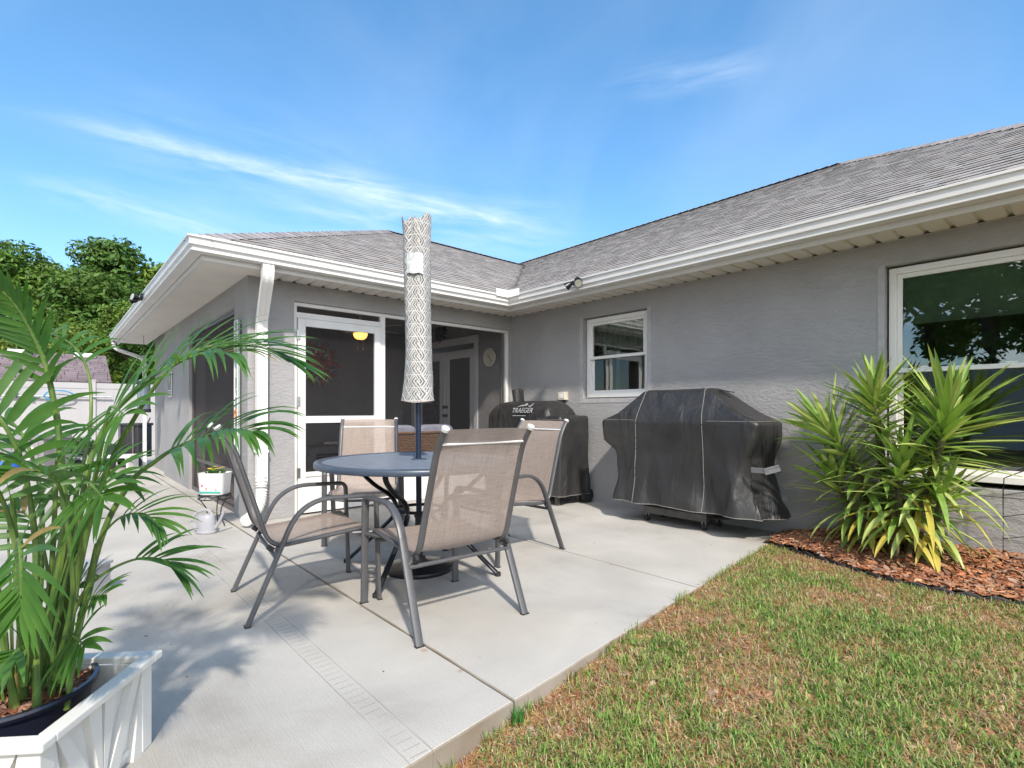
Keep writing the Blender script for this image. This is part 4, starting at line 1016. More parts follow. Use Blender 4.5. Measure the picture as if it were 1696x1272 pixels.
for (cx, cy) in ((2.549, -.43), (3.142, -.42), (2.549, -.17), (3.165, -.17)):
    mb = MB(); mb.tube([(cx-.012, cy, .032), (cx+.012, cy, .032)], .031, 20, up=(0, 0, 1)); wq = obj('caster', mb, M_['rubber'], bg_, world=True)
    mb = MB(); mb.box((cx-.018, cy-.012, .03), (cx-.014, cy+.014, .085)); mb.box((cx+.014, cy-.012, .03), (cx+.018, cy+.014, .085)); mb.tube([(cx-.014, cy, .032), (cx+.014, cy, .032)], .012, 10, up=(0, 0, 1)); obj('fork', mb, M_['chrome'], wq, world=True)
mb = MB(); mb.tube(smooth_path([(3.19, -.42, .12), (3.33, -.36, .13), (3.42, -.30, .16), (3.36, -.2, .19)], 5), .012, 8); obj('gas_hose', mb, M_['rubber'], bg_, world=True)
# ------------------------------------------------------------------ covered smoker
sm = thing('smoker_grill', 'charcoal fabric covered pellet smoker with a chimney in the corner behind the right chair', 'grill', (.9, -.35, 0))
yb, yf = -.06, -.60
lev = [(1.225, .40, 1.13, -.36, -.30, .02), (1.215, .34, 1.17, -.42, -.24, .03), (1.18, .27, 1.22, -.50, -.16, .04), (1.12, .22, 1.27, -.565, -.10, .05), (1.04, .19, 1.30, -.60, -.065, .05), (.90, .18, 1.305, -.605, -.06, .05), (.6, .24, 1.27, -.60, -.06, .05), (.14, .25, 1.27, -.61, -.06, .05)]
def fold2(p, z, u):
    k = max(0, min(1, (1.05-z)/.4)); return (noise.noise(Vector((p.x*6, p.y*6, z*1.2)))*.030-.045*abs(noise.noise(Vector((p.x*5+z, p.y*5, z*1.3+4))))+.01)*k+.004*noise.noise(Vector((p.x*12, p.y*12, z*12))), (.012*noise.noise(Vector((p.x*4, p.y*4, 7))) if z < .2 else 0)
zs = [1.225, 1.22, 1.21, 1.195, 1.18, 1.16, 1.14, 1.12, 1.09, 1.065, 1.04, 1.0]+[1.0-(.86)*i/26 for i in range(1, 27)]
rings = cover(lev, zs, fold2, 48)
mb = MB(); mb.loft(rings, 0); mb.f.pop(); mb.m.pop(); mb.sm.pop(); cv2 = obj('cover', mb, M_['vinyl'], sm, world=True, sharp=60)
lev = [(1.045, 1.15, 1.45, -.56, -.12, .02), (1.035, 1.12, 1.485, -.59, -.09, .03), (1.0, 1.11, 1.50, -.60, -.085, .035), (.5, 1.11, 1.50, -.60, -.085, .04), (.115, 1.10, 1.49, -.61, -.08, .04)]
zs = [1.045, 1.035, 1.02, 1.0]+[1.0-(.885)*i/28 for i in range(1, 29)]
rings = cover(lev, zs, fold2, 30); mb = MB(); mb.loft(rings, 0); mb.f.pop(); mb.m.pop(); mb.sm.pop(); hp = obj('hopper_cover', mb, M_['vinyl'], sm, world=True, sharp=60)
mb = MB(); mb.tube(rings[-1]+[rings[-1][0]], .004, 6, cap=False); rr_ = rings[3]; mb.tube([p+Vector((0, -.003, .002)) for p in rr_ if p.y < -.5], .003, 6); obj('piping', mb, M_['piping'], hp, world=True)
mb = MB(); p0 = Vector((.43, -.26, 1.10)); mb.tube([p0, p0+Vector((0, 0, .14)), p0+Vector((-.02, 0, .27)), p0+Vector((-.025, 0, .285))], [.095, .085, .092, .075], 14, ry=[.06, .055, .06, .05]); obj('chimney_cover', mb, M_['vinyl'], sm, world=True, bevel=.004)
for cx, cy in ((1.46, -.10), (.32, -.12)):
    mb = MB(); mb.tube([(cx, cy, .085), (cx+.04, cy, .085)], .085, 24, up=(0, 0, 1)); obj('wheel', mb, M_['rubber'], sm, world=True)
mb = MB()
for (cx, cy) in ((.34, -.52), (1.38, -.52), (.34, -.15), (1.38, -.15)): mb.box((cx-.02, cy-.02, 0), (cx+.02, cy+.02, .4))
mb.box((.36, -.53, .13), (1.36, -.13, .15)); obj('leg_frame', mb, M_['steel'], sm, world=True)
# logo on the cover
def text_mesh(body, size, shear=0, ext=.001):
    cu = bpy.data.curves.new('txt', 'FONT'); cu.body = body; cu.size = size; cu.shear = shear; cu.extrude = ext; cu.align_x = 'CENTER'; cu.align_y = 'CENTER'; cu.resolution_u = 3
    o = bpy.data.objects.new('txt', cu); C.objects.link(o); bpy.context.view_layer.update()
    me = o.to_mesh(); mb = MB(); mb.add([v.co.copy() for v in me.vertices], [tuple(p.vertices) for p in me.polygons]); o.to_mesh_clear(); bpy.data.objects.remove(o); bpy.data.curves.remove(cu); return mb
def place_text(mb, origin, xdir, ydir):
    x_, y_ = Vector(xdir).normalized(), Vector(ydir).normalized(); z_ = x_.cross(y_); mb.v = [tuple(Vector(origin)+x_*v[0]+y_*v[1]+z_*v[2]) for v in mb.v]; return mb
lo = onY(867, 680, -.578); yd = (0, .28, .96)
mb = place_text(text_mesh('TRAEGER', .088, .25), lo+Vector((0, -.026, 0)), (1, 0, 0), yd)
def pl(pts):
    b = len(mb.v); mb.v.extend([tuple(lo+Vector((a, -.022+c*.28, c*.96))) for a, c in pts]); mb.f.append(tuple(range(b, b+len(pts)))); mb.m.append(0); mb.sm.append(False)
pl([(-.12, .045), (-.03, .07), (.03, .075), (.06, .098), (.085, .075), (.05, .062), (-.02, .058)]); pl([(.085, .075), (.11, .055), (.16, .082), (.19, .10), (.165, .07), (.125, .045), (.105, .047)])
pl([(-.16, -.062), (.08, -.062), (.08, -.068), (-.16, -.068)])
obj('logo', mb, M_['logo'], cv2, world=True)
# outlet box on the wall
c = onY(936, 656, 0); mb = MB(); mb.box((c.x-.06, -.012, c.z-.055), (c.x+.06, -.0045, c.z+.055)); mb.box((c.x-.055, -.075, c.z-.05), (c.x+.05, -.012, c.z+.05))
ob = single('outlet_box', mb, M_['cream'], 'small cream weatherproof socket box on the grey wall left of the small window', 'outlet', bevel=.012)
mb = MB(); mb.box((c.x-.03, -.079, c.z-.028), (c.x+.03, -.076, c.z+.028)); obj('cover_plate', mb, M_['white'], ob, bevel=.004)
mb = MB(); mb.tube([(c.x+.035, -.05, c.z-.05), (c.x+.035, -.05, c.z-.13), (c.x+.0, -.05, c.z-.4)], .01, 8); obj('cord', mb, M_['rubber'], ob)
# floodlights
def flood(name, label, p, out, heads):
    o = thing(name, label, 'floodlight', p); out = Vector(out); sd = Vector((0, 0, 1)).cross(out)
    mb = MB(); mb.tube([Vector((0, 0, 0)), out*.025], .045, 20, up=(0, 0, 1)); mb.obox(out*.045+sd*.0+Vector((0, 0, -.03)), (.06, .05, .04)); mb.box((-.09, -.01, .04), (.09, .01, .05)) if False else None; obj('base', mb, M_['blackmetal'], o)
    for (s, aim) in heads:
        a = out*.05+sd*s*.03; h = out*.07+sd*s*.075+Vector((0, 0, -.035)); am = Vector(aim).normalized()
        mb = MB(); mb.tube([a, h], .012, 8); mb.tube([h-am*.03, h-am*.015, h+am*.045], [.018, .03, .047], 16, up=(1, 0, 0)); hd = obj('lamp_head', mb, M_['blackmetal'], o)
        mb = MB(); mb.tube([h+am*.0451, h+am*.047], .041, 16, up=(1, 0, 0)); obj('lens', mb, mat('lens', (.45, .45, .36), .15), hd)
    return o
p = onY(958, 466, -.545); flood('floodlight', 'black twin floodlight fixed to the white gutter above the small window', p, (0, -1, 0), ((-1, (-.7, -.5, -.6)), (1, (.35, -.8, -.45))))
p = onY(236, 492, -4.07); flood('floodlight', 'small black solar floodlight on the roof edge at the far left eave', p, (0, -1, 0), ((-1, (-.3, -.9, -.1)), (1, (.3, -.9, .2))))
# ------------------------------------------------------------------ things in the lanai
def sunface(name, label, c, rad, nray, axis, m1, m2, rl=1.0, dark=False):
    """wall sun with wavy rays; axis 'X' faces +X, 'Y' faces -Y"""
    def W(u, v, h): return Vector((h, u, v)) if axis == 'X' else Vector((u, -h, v))
    o = thing(name, label, 'wall decoration', c)
    mb = MB(); rings = []
    for (r, h) in ((.42, .0), (.42, .02), (.36, .04), (.2, .06), (.01, .065)): rings.append([W(r*rad*math.cos(a), r*rad*math.sin(a), h) for a in [2*math.pi*k/32 for k in range(32)]])
    mb.loft(rings); mb.tube([W(.42*rad*math.cos(2*math.pi*k/32), .42*rad*math.sin(2*math.pi*k/32), .02) for k in range(33)], .008, 6, cap=False)
    mb.obox(W(0, -.02*rad, .068), (.02, .02, .12*rad/.3) if axis == 'X' else (.02, .02, .12*rad/.3))
    for s in (-1, 1): mb.tube([W(s*.08*rad, .1*rad, .062), W(s*.2*rad, .1*rad, .055)], .006, 6)
    mb.tube([W(-.12*rad, -.16*rad, .06), W(0, -.2*rad, .062), W(.12*rad, -.16*rad, .06)], .007, 6); obj('face', mb, m1, o)
    for k in range(nray):
        a = 2*math.pi*k/nray; big = k % 2 == 0; ln = rad*(.58 if big else .50)*rl; w0 = rad*(.12 if big else .06); pts = []; ws = []
        for i in range(9):
            t = i/8; r = .42*rad+ln*t; off = rad*.09*math.sin(t*math.pi*1.8)*(1 if k % 4 < 2 else -1)
            pts.append(W(r*math.cos(a)-off*math.sin(a), r*math.sin(a)+off*math.cos(a), .02+.01*math.sin(t*6))); ws.append(w0*(1-t)**.7*(1+.3*math.sin(t*math.pi))+.001)
        mb = MB(); mb.ribbon(pts, ws, W(-math.sin(a), math.cos(a), 0), .25); r_ = obj('ray', mb, m1 if big else m2, o)
        q = r_.modifiers.new('thickness', 'SOLIDIFY'); q.thickness = .004
    return o
c = onX(526, 603, -3.08); sunface('wall_sun', 'large rusty red metal sun with wavy rays on the wall inside the screen door', c, .40, 20, 'X', M_['rust'], M_['silver'])
c = onY(731, 549, -.02); sunface('wall_sun', 'small black metal sun hanging above the french doors', c, .22, 16, 'Y', M_['blackmetal'], M_['blackmetal'], .9)
c = onY(812, 592, -.02); o = thing('wall_clock', 'round cream wall clock on the inner lanai wall right of the french doors', 'clock', c)
mb = MB(); mb.lathe([(0, 0), (.13, 0), (.14, .01), (.14, .025), (.125, .03), (.12, .018), (0, .018)], 40); mb.v = [(a, -b_, c_) for a, c_, b_ in mb.v]; obj('case', mb, M_['cream'], o)
mb = MB(); mb.obox((.015, -.022, -.02), (.012, .003, .12), Matrix.Rotation(R(-40), 3, 'Y')); mb.obox((-.01, -.024, .015), (.01, .003, .08), Matrix.Rotation(R(-40), 3, 'Y'))
for k in range(12): a = k*math.pi/6; mb.obox((.1*math.cos(a), -.02, .1*math.sin(a)), (.008, .002, .008))
obj('hands', mb, M_['midgrey'], o)
# ceiling fan with lit amber bowl
fc = onX(597, 545, -1.45); fc.z = 2.21
o = thing('ceiling_fan', 'white ceiling fan with a lit amber glass bowl under the lanai ceiling', 'ceiling fan', (fc.x, fc.y, 2.44))
mb = MB(); mb.lathe([(.06, .05), (.06, .03), (.02, .02), (.02, -.05), (.02, -.08), (.11, -.10), (.12, -.18), (.08, -.20), (.10, -.215), (.105, -.235)], 24); obj('motor', mb, M_['cream'], o)
for k in range(5):
    a = 2*math.pi*k/5+.5; mb = MB(); d = Vector((math.cos(a), math.sin(a), 0)); s_ = Vector((-d.y, d.x, .15)); mb.ribbon([d*.12+Vector((0, 0, -.15)), d*.2+Vector((0, 0, -.15)), d*.4+Vector((0, 0, -.152)), d*.6+Vector((0, 0, -.155)), d*.66+Vector((0, 0, -.155))], [.02, .05, .06, .065, .04], s_, .02); b_ = obj('blade', mb, M_['cream'], o); q = b_.modifiers.new('thickness', 'SOLIDIFY'); q.thickness = .006
mb = MB(); mb.lathe([(.10, -.236), (.098, -.26), (.08, -.295), (.05, -.315), (0, -.322)], 24); bw = obj('lamp_bowl', mb, M_['lamp'], o)
mb = MB()
for k in range(8): a = k*math.pi/4; mb.tube([(.103*math.cos(a)*q, .103*math.sin(a)*q, z) for q, z in ((1, -.236), (.98, -.26), (.8, -.298), (.5, -.318), (0, -.326))], .003, 5)
for s in (-1, 1): mb.tube([(0, s*.04, -.32), (0, s*.04, -.43)], .0012, 4); mb.tube([(0, s*.04, -.43), (0, s*.04, -.47)], .006, 6)
obj('bowl_ribs', mb, M_['cream'], bw)
# wicker loveseat with cushions
lc = Vector((-.95, -1.15, 0)); o = thing('wicker_sofa', 'brown wicker loveseat with grey cushions inside the lanai behind the umbrella pole', 'sofa', lc)
mb = MB(); rs = random.Random(3)
def weave(mb, x0, x1, y0, y1, z0, z1):
    n = int((z1-z0)/.022)
    for i in range(n):
        z = z0+i*.022; nn2 = int(max(x1-x0, y1-y0)/.03)
        pts = [Vector((x0+(x1-x0)*k/nn2+(.006*(-1)**(k+i) if y1 > y0 else 0), y0+(y1-y0)*k/nn2+(.006*(-1)**(k+i) if x1 > x0 else 0), z)) for k in range(nn2+1)]
        mb.tube(pts, .009, 5)
# loveseat faces -X (into the lanai); its back is toward the screen
weave(mb, .34, .34, -.62, .62, .10, .80); weave(mb, -.38, .34, .62, .62, .10, .62); weave(mb, -.38, .34, -.62, -.62, .10, .62)
mb.tube([(.34, -.62, .80), (.34, .62, .80)], .018, 8)
mb.box((-.36, -.6, .1), (.32, .6, .38)); obj('frame', mb, M_['wicker'], o)
def cushion(cx, cy, cz, sx, sy, sz, rot=0):
    mb = MB(); rings = []
    for j in range(9):
        v = -1+2*j/8; k = (1-abs(v)**3)**.5 if abs(v) < 1 else .02
        rings.append([Vector((cx, cy, cz))+Matrix.Rotation(rot, 3, 'Y') @ Vector((sx*v*(.8+.2), sy*k**.35*math.copysign(abs(math.cos(w_))**.35, math.cos(w_)), sz*k**.35*math.copysign(abs(math.sin(w_))**.35, math.sin(w_)))) for w_ in [2*math.pi*q/28 for q in range(28)]])
    mb.loft(rings); return mb
for cy in (-.31, .31):
    obj('back_cushion', cushion(.22, cy, .66, .085, .30, .25, R(8)), M_['cushion'], o); 
obj('seat_cushion', cushion(-.05, 0, .44, .3, .58, .07), M_['cushion'], o)
# pet carrier
pc = onG(532, 797); pc.x = max(pc.x, -2.75); o = thing('pet_carrier', 'grey pet carrier with a dark wire door on the lanai floor behind the screen door', 'pet carrier', (pc.x, pc.y, 0))
mb = MB(); rings = []
for (xx, s) in ((-.25, .94), (-.24, 1), (.22, 1), (.25, .96)): rings.append([(xx, .30*s*a, .02+.27*s+.27*s*b_) for a, b_ in [(math.copysign(abs(math.cos(2*math.pi*k/32))**.4, math.cos(2*math.pi*k/32)), math.copysign(abs(math.sin(2*math.pi*k/32))**.4, math.sin(2*math.pi*k/32))) for k in range(32)]])
mb.loft(rings); mb.box((-.26, -.31, .27), (.26, .31, .29)); mb.tube([(0, -.1, .56), (0, -.07, .60), (0, .07, .60), (0, .1, .56)], .012, 6); obj('shell', mb, M_['crate'], o)
mb = MB(); mb.box((.251, -.17, .08), (.256, .17, .45)); do = obj('door', mb, M_['black'], o); mb = MB()
for k in range(9): mb.tube([(.26, -.16+.04*k, .09), (.26, -.16+.04*k, .44)], .003, 5)
for k in range(5): mb.tube([(.262, -.165, .11+.075*k), (.262, .165, .11+.075*k)], .003, 5)
obj('wire_grid', mb, M_['midgrey'], do)
mb = MB(); mb.box((.18, -.05, .60), (.24, .16, .635)); single('treat_box', mb, M_['cream'], 'small cream box lying on top of the pet carrier', 'box', loc=(0, 0, 0), bevel=.005).location = (pc.x-.1, pc.y+.05, -.02)
# ------------------------------------------------------------------ welcome sign, wall plaque
sx0, sx1 = -.335, -.20; o = thing('welcome_sign', 'tall narrow porch board reading WELCOME down its length, beside the house corner', 'sign', (-.27, -3.49, .52))
mb = MB(); mb.box((-.065, -.02, 0), (.065, .0, 1.50)); obj('board', mb, M_['signgreen'], o, bevel=.003)
mb = MB()
for a in (-.0665, .0585): mb.box((a, -.028, 0), (a+.008, -.0205, 1.50))
mb.box((-.058, -.028, 1.492), (.058, -.0205, 1.50)); mb.box((-.058, -.028, 0), (.058, -.0205, .008)); obj('frame', mb, M_['white'], o)
for i, ch in enumerate('WELCOME'):
    if ch == 'O':
        mb = MB(); mb.tube([(.036*math.cos(a), 0, .045*math.sin(a)) for a in [2*math.pi*k/20 for k in range(21)]], .010, 6, cap=False); m = M_['orangep']
        for k in range(14): a = k*.45; mb.obox((.038*math.cos(a), -.004, .047*math.sin(a)), (.022, .006, .012), Matrix.Rotation(a*2, 3, 'Y'))
        mb.v = [(a, b_-.024, c_+1.37-.205*i) for a, b_, c_ in mb.v]
    else:
        mb = place_text(text_mesh(ch, .135, 0, .002), (0, -.023, 1.37-.205*i), (1, 0, 0), (0, 0, 1)); m = M_['letter']
    obj('letter', mb, m, o)
c = onY(284, 637, -3.476); o = thing('wall_plaque', 'narrow dark plaque with pale print on the stucco left of the lanai opening', 'sign', (c.x, -3.485, c.z-.2))
mb = MB(); mb.box((-.13, -.016, 0), (.13, 0, .40)); obj('board', mb, M_['white'], o)
mb = MB(); mb.box((-.115, -.019, .11), (.115, -.0165, .385)); mb.box((-.115, -.019, .015), (.115, -.0165, .095)); obj('print', mb, M_['midgrey'], o)
mb = MB()
for (x_, z_, w_, h_) in ((-.06, .33, .09, .02), (.03, .33, .05, .02), (-.04, .27, .012, .09), (.02, .25, .012, .11), (.06, .28, .012, .07), (0, .05, .15, .012), (.0, .07, .1, .01), (-.02, .03, .09, .01)): mb.box((x_-w_/2, -.021, z_-h_/2), (x_+w_/2, -.0195, z_+h_/2))
obj('artwork', mb, M_['letter'], o)
# ------------------------------------------------------------------ watering can, flower stand
wc = onG(342, 883); o = thing('watering_can', 'small pale grey plastic watering can on the concrete by the flower stand', 'watering can', (wc.x, wc.y, 0), math.atan2(RT.y, RT.x))
mb = MB(); prof = [(.0, .002), (.083, .002), (.088, .01), (.088, .02), (.083, .024), (.078, .09), (.070, .155), (.062, .165), (.030, .170), (.028, .164), (.0, .16)]
mb.lathe(prof, 32); mb.v = [(a, b_*.75, c_) for a, b_, c_ in mb.v]; bd = obj('body', mb, M_['grey_pl'], o)
mb = MB(); mb.tube(smooth_path([(.07, 0, .04), (.11, 0, .09), (.155, 0, .19), (.165, 0, .21)], 5), [.017, .0165, .016, .015, .014, .014, .013, .013, .012, .012, .012, .012, .013, .015, .016, .016], 12); obj('spout', mb, M_['grey_pl'], o)
mb = MB(); mb.tube(smooth_path([(.05, 0, .16), (.02, 0, .205), (-.05, 0, .205), (-.12, 0, .15), (-.125, 0, .08), (-.085, 0, .03)], 6), .0075, 8, ry=.012); obj('handle', mb, M_['grey_pl'], o)
st = dl(5.0, -2.90+.06); fsn = thing('plant_stand', 'low black wire plant stand in front of the lanai corner', 'plant stand', st)
ps = onG(358, 872); 
fsn.location = (ps.x-.05, ps.y, 0); WL[fsn.name] = Vector(fsn.location)
mb = MB(); r_ = .14
for z in (.30, .265): mb.tube([(r_*math.cos(a), r_*math.sin(a), z) for a in [2*math.pi*k/28 for k in range(29)]], .005, 6, cap=False)
for k in range(9): x_ = -r_+.03+.0275*k; h_ = math.sqrt(max(0, r_*r_-x_*x_)); mb.tube([(x_, -h_, .30), (x_, h_, .30)], .003, 5)
for k in range(14): a = 2*math.pi*k/14; mb.tube([(r_*math.cos(a), r_*math.sin(a), .265), (r_*math.cos(a+.2), r_*math.sin(a+.2), .30)], .003, 5)
obj('top', mb, M_['blackmetal'], fsn)
for k in range(3):
    a = 2*math.pi*k/3+.6; mb = MB(); mb.tube(smooth_path([(r_*math.cos(a)*q, r_*math.sin(a)*q, z) for q, z in ((.95, .27), (.55, .18), (.5, .1), (.8, .005))], 5), .005, 6); obj('leg', mb, M_['blackmetal'], fsn)
fl = Vector(fsn.location)+Vector((0, 0, .306)); o = thing('flower_tin', 'white tin with a teal band and yellow flowers on the wire stand', 'flower pot', fl, math.atan2(RT.y, RT.x))
mb = MB(); rings = [[(a*.12*q, b_*.09*q, z) for a, b_ in [(math.copysign(abs(math.cos(2*math.pi*k/40))**.35, math.cos(2*math.pi*k/40)), math.copysign(abs(math.sin(2*math.pi*k/40))**.35, math.sin(2*math.pi*k/40))) for k in range(40)]] for q, z in ((.92, 0), (.94, .004), (1.06, .20), (1.09, .205), (1.05, .206), (1.0, .17))]
mb.loft(rings); tin = obj('tin', mb, M_['white'], o)
mb = MB(); mb.box((-.10, -.0895, .018), (.10, -.0885, .034)); obj('print', mb, M_['teal'], tin); mb = MB()
for (a, z, s) in ((-.07, .09, .02), (-.03, .06, .014), (.06, .05, .012)): mb.obox((a, -.092-.00045*z*100+.0035, z), (s, .002, s))
obj('print', mb, M_['pinkp'], tin)
mb = MB(); r5 = random.Random(5)
for k in range(60):
    a = r5.uniform(0, 6.28); q = r5.uniform(0, .08); b0 = Vector((q*math.cos(a), q*.7*math.sin(a), .17)); d = Vector((math.cos(a)*.7, math.sin(a)*.7, 1)).normalized(); mb.ribbon([b0, b0+d*.05, b0+d*.08+Vector((0, 0, -.005))], [.003, .010, .001], Vector((-d.y, d.x, 0)), .1)
obj('foliage', mb, M_['palm'], o)
for k in range(7):
    c = Vector((r5.uniform(-.09, .05), r5.uniform(-.05, .05), .225+r5.uniform(0, .03))); mb = MB()
    for j in range(6): a = j*math.pi/3; d = Vector((math.cos(a), math.sin(a), .35)); mb.ribbon([c, c+d*.012, c+d*.022], [.004, .010, .004], Vector((-d.y, d.x, 0)), .1)
    obj('flower', mb, M_['flower_y'], o)
# ------------------------------------------------------------------ planter with the areca palm
pf = (FW*.995-RT*.09).normalized(); prt = Vector((pf.y, -pf.x, 0)); cor = dl(1.744, -1.174); S_ = .50
pcn = cor-pf*(S_/2)-prt*(S_/2); o = thing('planter_box', 'white square vinyl planter box with chevron panels, bottom left corner', 'planter', (pcn.x, pcn.y, 0), math.atan2(prt.y, prt.x)); ZT = .30; h = S_/2
mb = MB(); i_ = .045
mb.box((-h, -h, ZT-.022), (h, -h+i_, ZT)); mb.box((-h, h-i_, ZT-.022), (h, h, ZT)); mb.box((-h, -h+i_, ZT-.022), (-h+i_, h-i_, ZT)); mb.box((h-i_, -h+i_, ZT-.022), (h, h-i_, ZT)); obj('rim', mb, M_['planter'], o, bevel=.004)
mb = MB(); e = h-.022
for sx_ in (-1, 1):
    for sy_ in (-1, 1): mb.box((sx_*e, sy_*e, 0), (sx_*(e-.05), sy_*(e-.05), ZT-.0225))
obj('corner_post', mb, M_['planter'], o, bevel=.003)
mb = MB(); w_ = e-.05; q = .012
for (ax, s) in (('x', 1), ('x', -1), ('y', 1), ('y', -1)):
    P_ = (lambda a, b_, z: (s*(e-q-b_), a, z)) if ax == 'x' else (lambda a, b_, z: (a, s*(e-q-b_), z))
    a0 = P_(-w_, .012, .0); b0 = P_(w_, .018, ZT-.0225); mb.box(a0, b0)
    # chevron battens, clipped to the panel
    for k in range(-8, 12):
        for sd_ in (1,):
            c0 = k*.135
            pts = []
            for (zz) in (0.0, ZT-.0225):
                pts.append((c0+zz*1.0, zz))
            (ua, za), (ub, zb_) = pts; wd = .055
            poly = [(ua, za), (ua+wd, za), (ub+wd, zb_), (ub, zb_)]
            if ub+wd < 0 or ua > w_: continue
            poly = [(min(w_, max(0, u_)), z_) for u_, z_ in poly]
            if abs(poly[0][0]-poly[1][0]) < .002 and abs(poly[2][0]-poly[3][0]) < .002: continue
            for mir in (1, -1):
                vs_ = [P_(u_*mir, .0115, z_) for u_, z_ in poly]+[P_(u_*mir, -.010, z_) for u_, z_ in poly]
                mb.add(vs_, [(0, 1, 2, 3), (4, 5, 6, 7), (0, 1, 5, 4), (1, 2, 6, 5), (2, 3, 7, 6), (3, 0, 4, 7)])
obj('side_panel', mb, M_['planter'], o)
mb = MB(); mb.box((-h+.04, -h+.04, .02), (h-.04, h-.04, .04)); obj('shelf', mb, M_['planter'], o)
pot_c = dl(1.53, -1.47)
mb = MB(); mb.lathe([(.0, .045), (.14, .045), (.175, .20), (.185, .265), (.197, .268), (.20, .278), (.197, .286), (.186, .286), (.180, .262), (.176, .25)], 64)
potn = thing('plant_pot', 'glossy navy blue round pot filled with bark, standing inside the white planter box', 'pot', (pot_c.x, pot_c.y, 0)); obj('pot', mb, M_['pot'], potn)
r6 = random.Random(6)
def chips(mb, n, posf, smin, smax, rr, cols):
    for i in range(n):
        x_, y_, z_ = posf(rr); L_ = rr.uniform(smin, smax); W_ = L_*rr.uniform(.3, .6); T_ = L_*.10
        M = Matrix.Rotation(rr.uniform(0, 6.28), 3, 'Z') @ Matrix.Rotation(rr.gauss(0, .35), 3, 'X') @ Matrix.Rotation(rr.gauss(0, .3), 3, 'Y'); c = Vector((x_, y_, z_))
        poly = [(-.5, -.2), (-.2, -.5), (.3, -.45), (.52, -.1), (.4, .4), (-.1, .5), (-.45, .3)]; poly = [(a+rr.uniform(-.1, .1), b_+rr.uniform(-.12, .12)) for a, b_ in poly]; n_ = len(poly)
        top_ = [c+M @ Vector((a*L_, b_*W_, T_*(1+rr.uniform(-.3, .3)))) for a, b_ in poly]; bot = [c+M @ Vector((a*L_, b_*W_, 0)) for a, b_ in poly]
        mb.add(top_+bot, [tuple(range(n_))]+[(k, (k+1) % n_, n_+(k+1) % n_, n_+k) for k in range(n_)])
        q = rr.choice(cols); f = rr.uniform(.6, 1.3); mb.cc += [(q[0]*f, q[1]*f, q[2]*f)]*(1+n_)
BK = [(.20, .075, .038), (.26, .10, .05), (.30, .14, .075), (.14, .05, .03), (.34, .18, .11), (.22, .13, .10)]
mb = Tint()
def pf_(rr): a = rr.uniform(0, 6.28); q = .178*math.sqrt(rr.random()); return (q*math.cos(a), q*math.sin(a), min(.27, .262+rr.uniform(0, .012)))
chips(mb, 900, pf_, .010, .030, r6, BK); mb.cc.append((.05, .03, .02)); mb.add([(.178*math.cos(k*.2094), .178*math.sin(k*.2094), .260) for k in range(30)], [tuple(range(30))])
mb.cc = mb.cc[:-1]+[(.05, .03, .02)] if False else mb.cc
obj('bark', mb, M_['bark'], potn, col=mb.cc)
# ------------------------------------------------------------------ areca palm
palm = thing('areca_palm', 'tall areca palm with arching green fronds growing from the navy pot in the planter', 'palm', (pot_c.x, pot_c.y, .25))
rp_ = random.Random(11)
def interp(pts, k=7): return smooth_path(pts, k)
def frond(pts, n=16, Lmax=0.316, wmax=0.0117, plane=None, droop=.9, a0=62, a1=22, u0=.25, rr=rp_, stem_r=(.0085, .0025), dry=False, terminal=True, shape=None, sides=(1, -1)):
    P = interp(pts); N = len(P); mb = MB(); r = [stem_r[0]+(stem_r[1]-stem_r[0])*i/(N-1) for i in range(N)]
    mb.tube(P, r, 7, m=1)
    pl_ = plane if plane is not None else Vector((0, 0, 1))
    for i in range(n):
        u = u0+(1-u0)*(i+.5)/n; x_ = u*(N-1); j = min(N-2, int(x_)); p = P[j].lerp(P[j+1], x_-j); t = (P[min(j+2, N-1)]-P[max(j-1, 0)]).normalized()
        sd = t.cross(pl_); sd = sd.normalized() if sd.length > 1e-3 else t.orthogonal().normalized(); nrm = sd.cross(t).normalized()
        al = R(a0+(a1-a0)*(i/n)+rr.uniform(-6, 6)); w_ = (i+.5)/n; Lf = Lmax*((shape(w_)) if shape else (.55+.45*math.sin(math.pi*min(1, w_*.85+.18))))*rr.uniform(.88, 1.1)
        for s in sides:
            d = (t*math.cos(al)+sd*s*math.sin(al)+nrm*(.22+rr.uniform(-.1, .14))).normalized(); q = p.copy(); C_ = [q.copy()]; W_ = []
            ns = 8; k = 0
            for k in range(ns):
                q = q+d*Lf/ns; d = (d+Vector((0, 0, -1))*droop*(.05+.16*(k/ns)**1.2)*rr.uniform(.85, 1.15)).normalized(); C_.append(q.copy())
            for k in range(ns+1): v = k/ns; W_.append(wmax*rr.uniform(.97, 1.03)*max(.02, (min(1, v*4.5+.25))*(1-max(0, (v-.42)/.58)**1.5)))
            sdr = d.cross(nrm); sdr = (nrm.cross(d)).normalized() if sdr.length > 1e-3 else sd
            dryl = rr.random() < .014
            mb.ribbon(C_, W_, sdr, .22, m=2 if dryl else 0)
    return mb
def F_(name, pts, **k):
    dry = k.pop('dry', False); P = [at(*p)-Vector(WL[palm.name]) for p in pts]; pl_ = k.pop('plane', None)
    if pl_ == 'cam': pl_ = -FW
    mb = frond(P, plane=pl_, **k)
    return obj(name, mb, [M_['palm_dry'] if dry else M_['palm'], M_['cane'], M_['palm_dry']], palm)
# big upright frond at the left
F_('frond', [(60, 1135, 1.50), (105, 900, 1.50), (103, 786, 1.50), (94, 692, 1.50), (75, 603, 1.48), (50, 545, 1.46), (13, 490, 1.42), (-40, 455, 1.38)], n=17, Lmax=.150, wmax=0.0084, plane='cam', droop=.6, a0=52, a1=25, u0=.50, stem_r=(.012, .003))
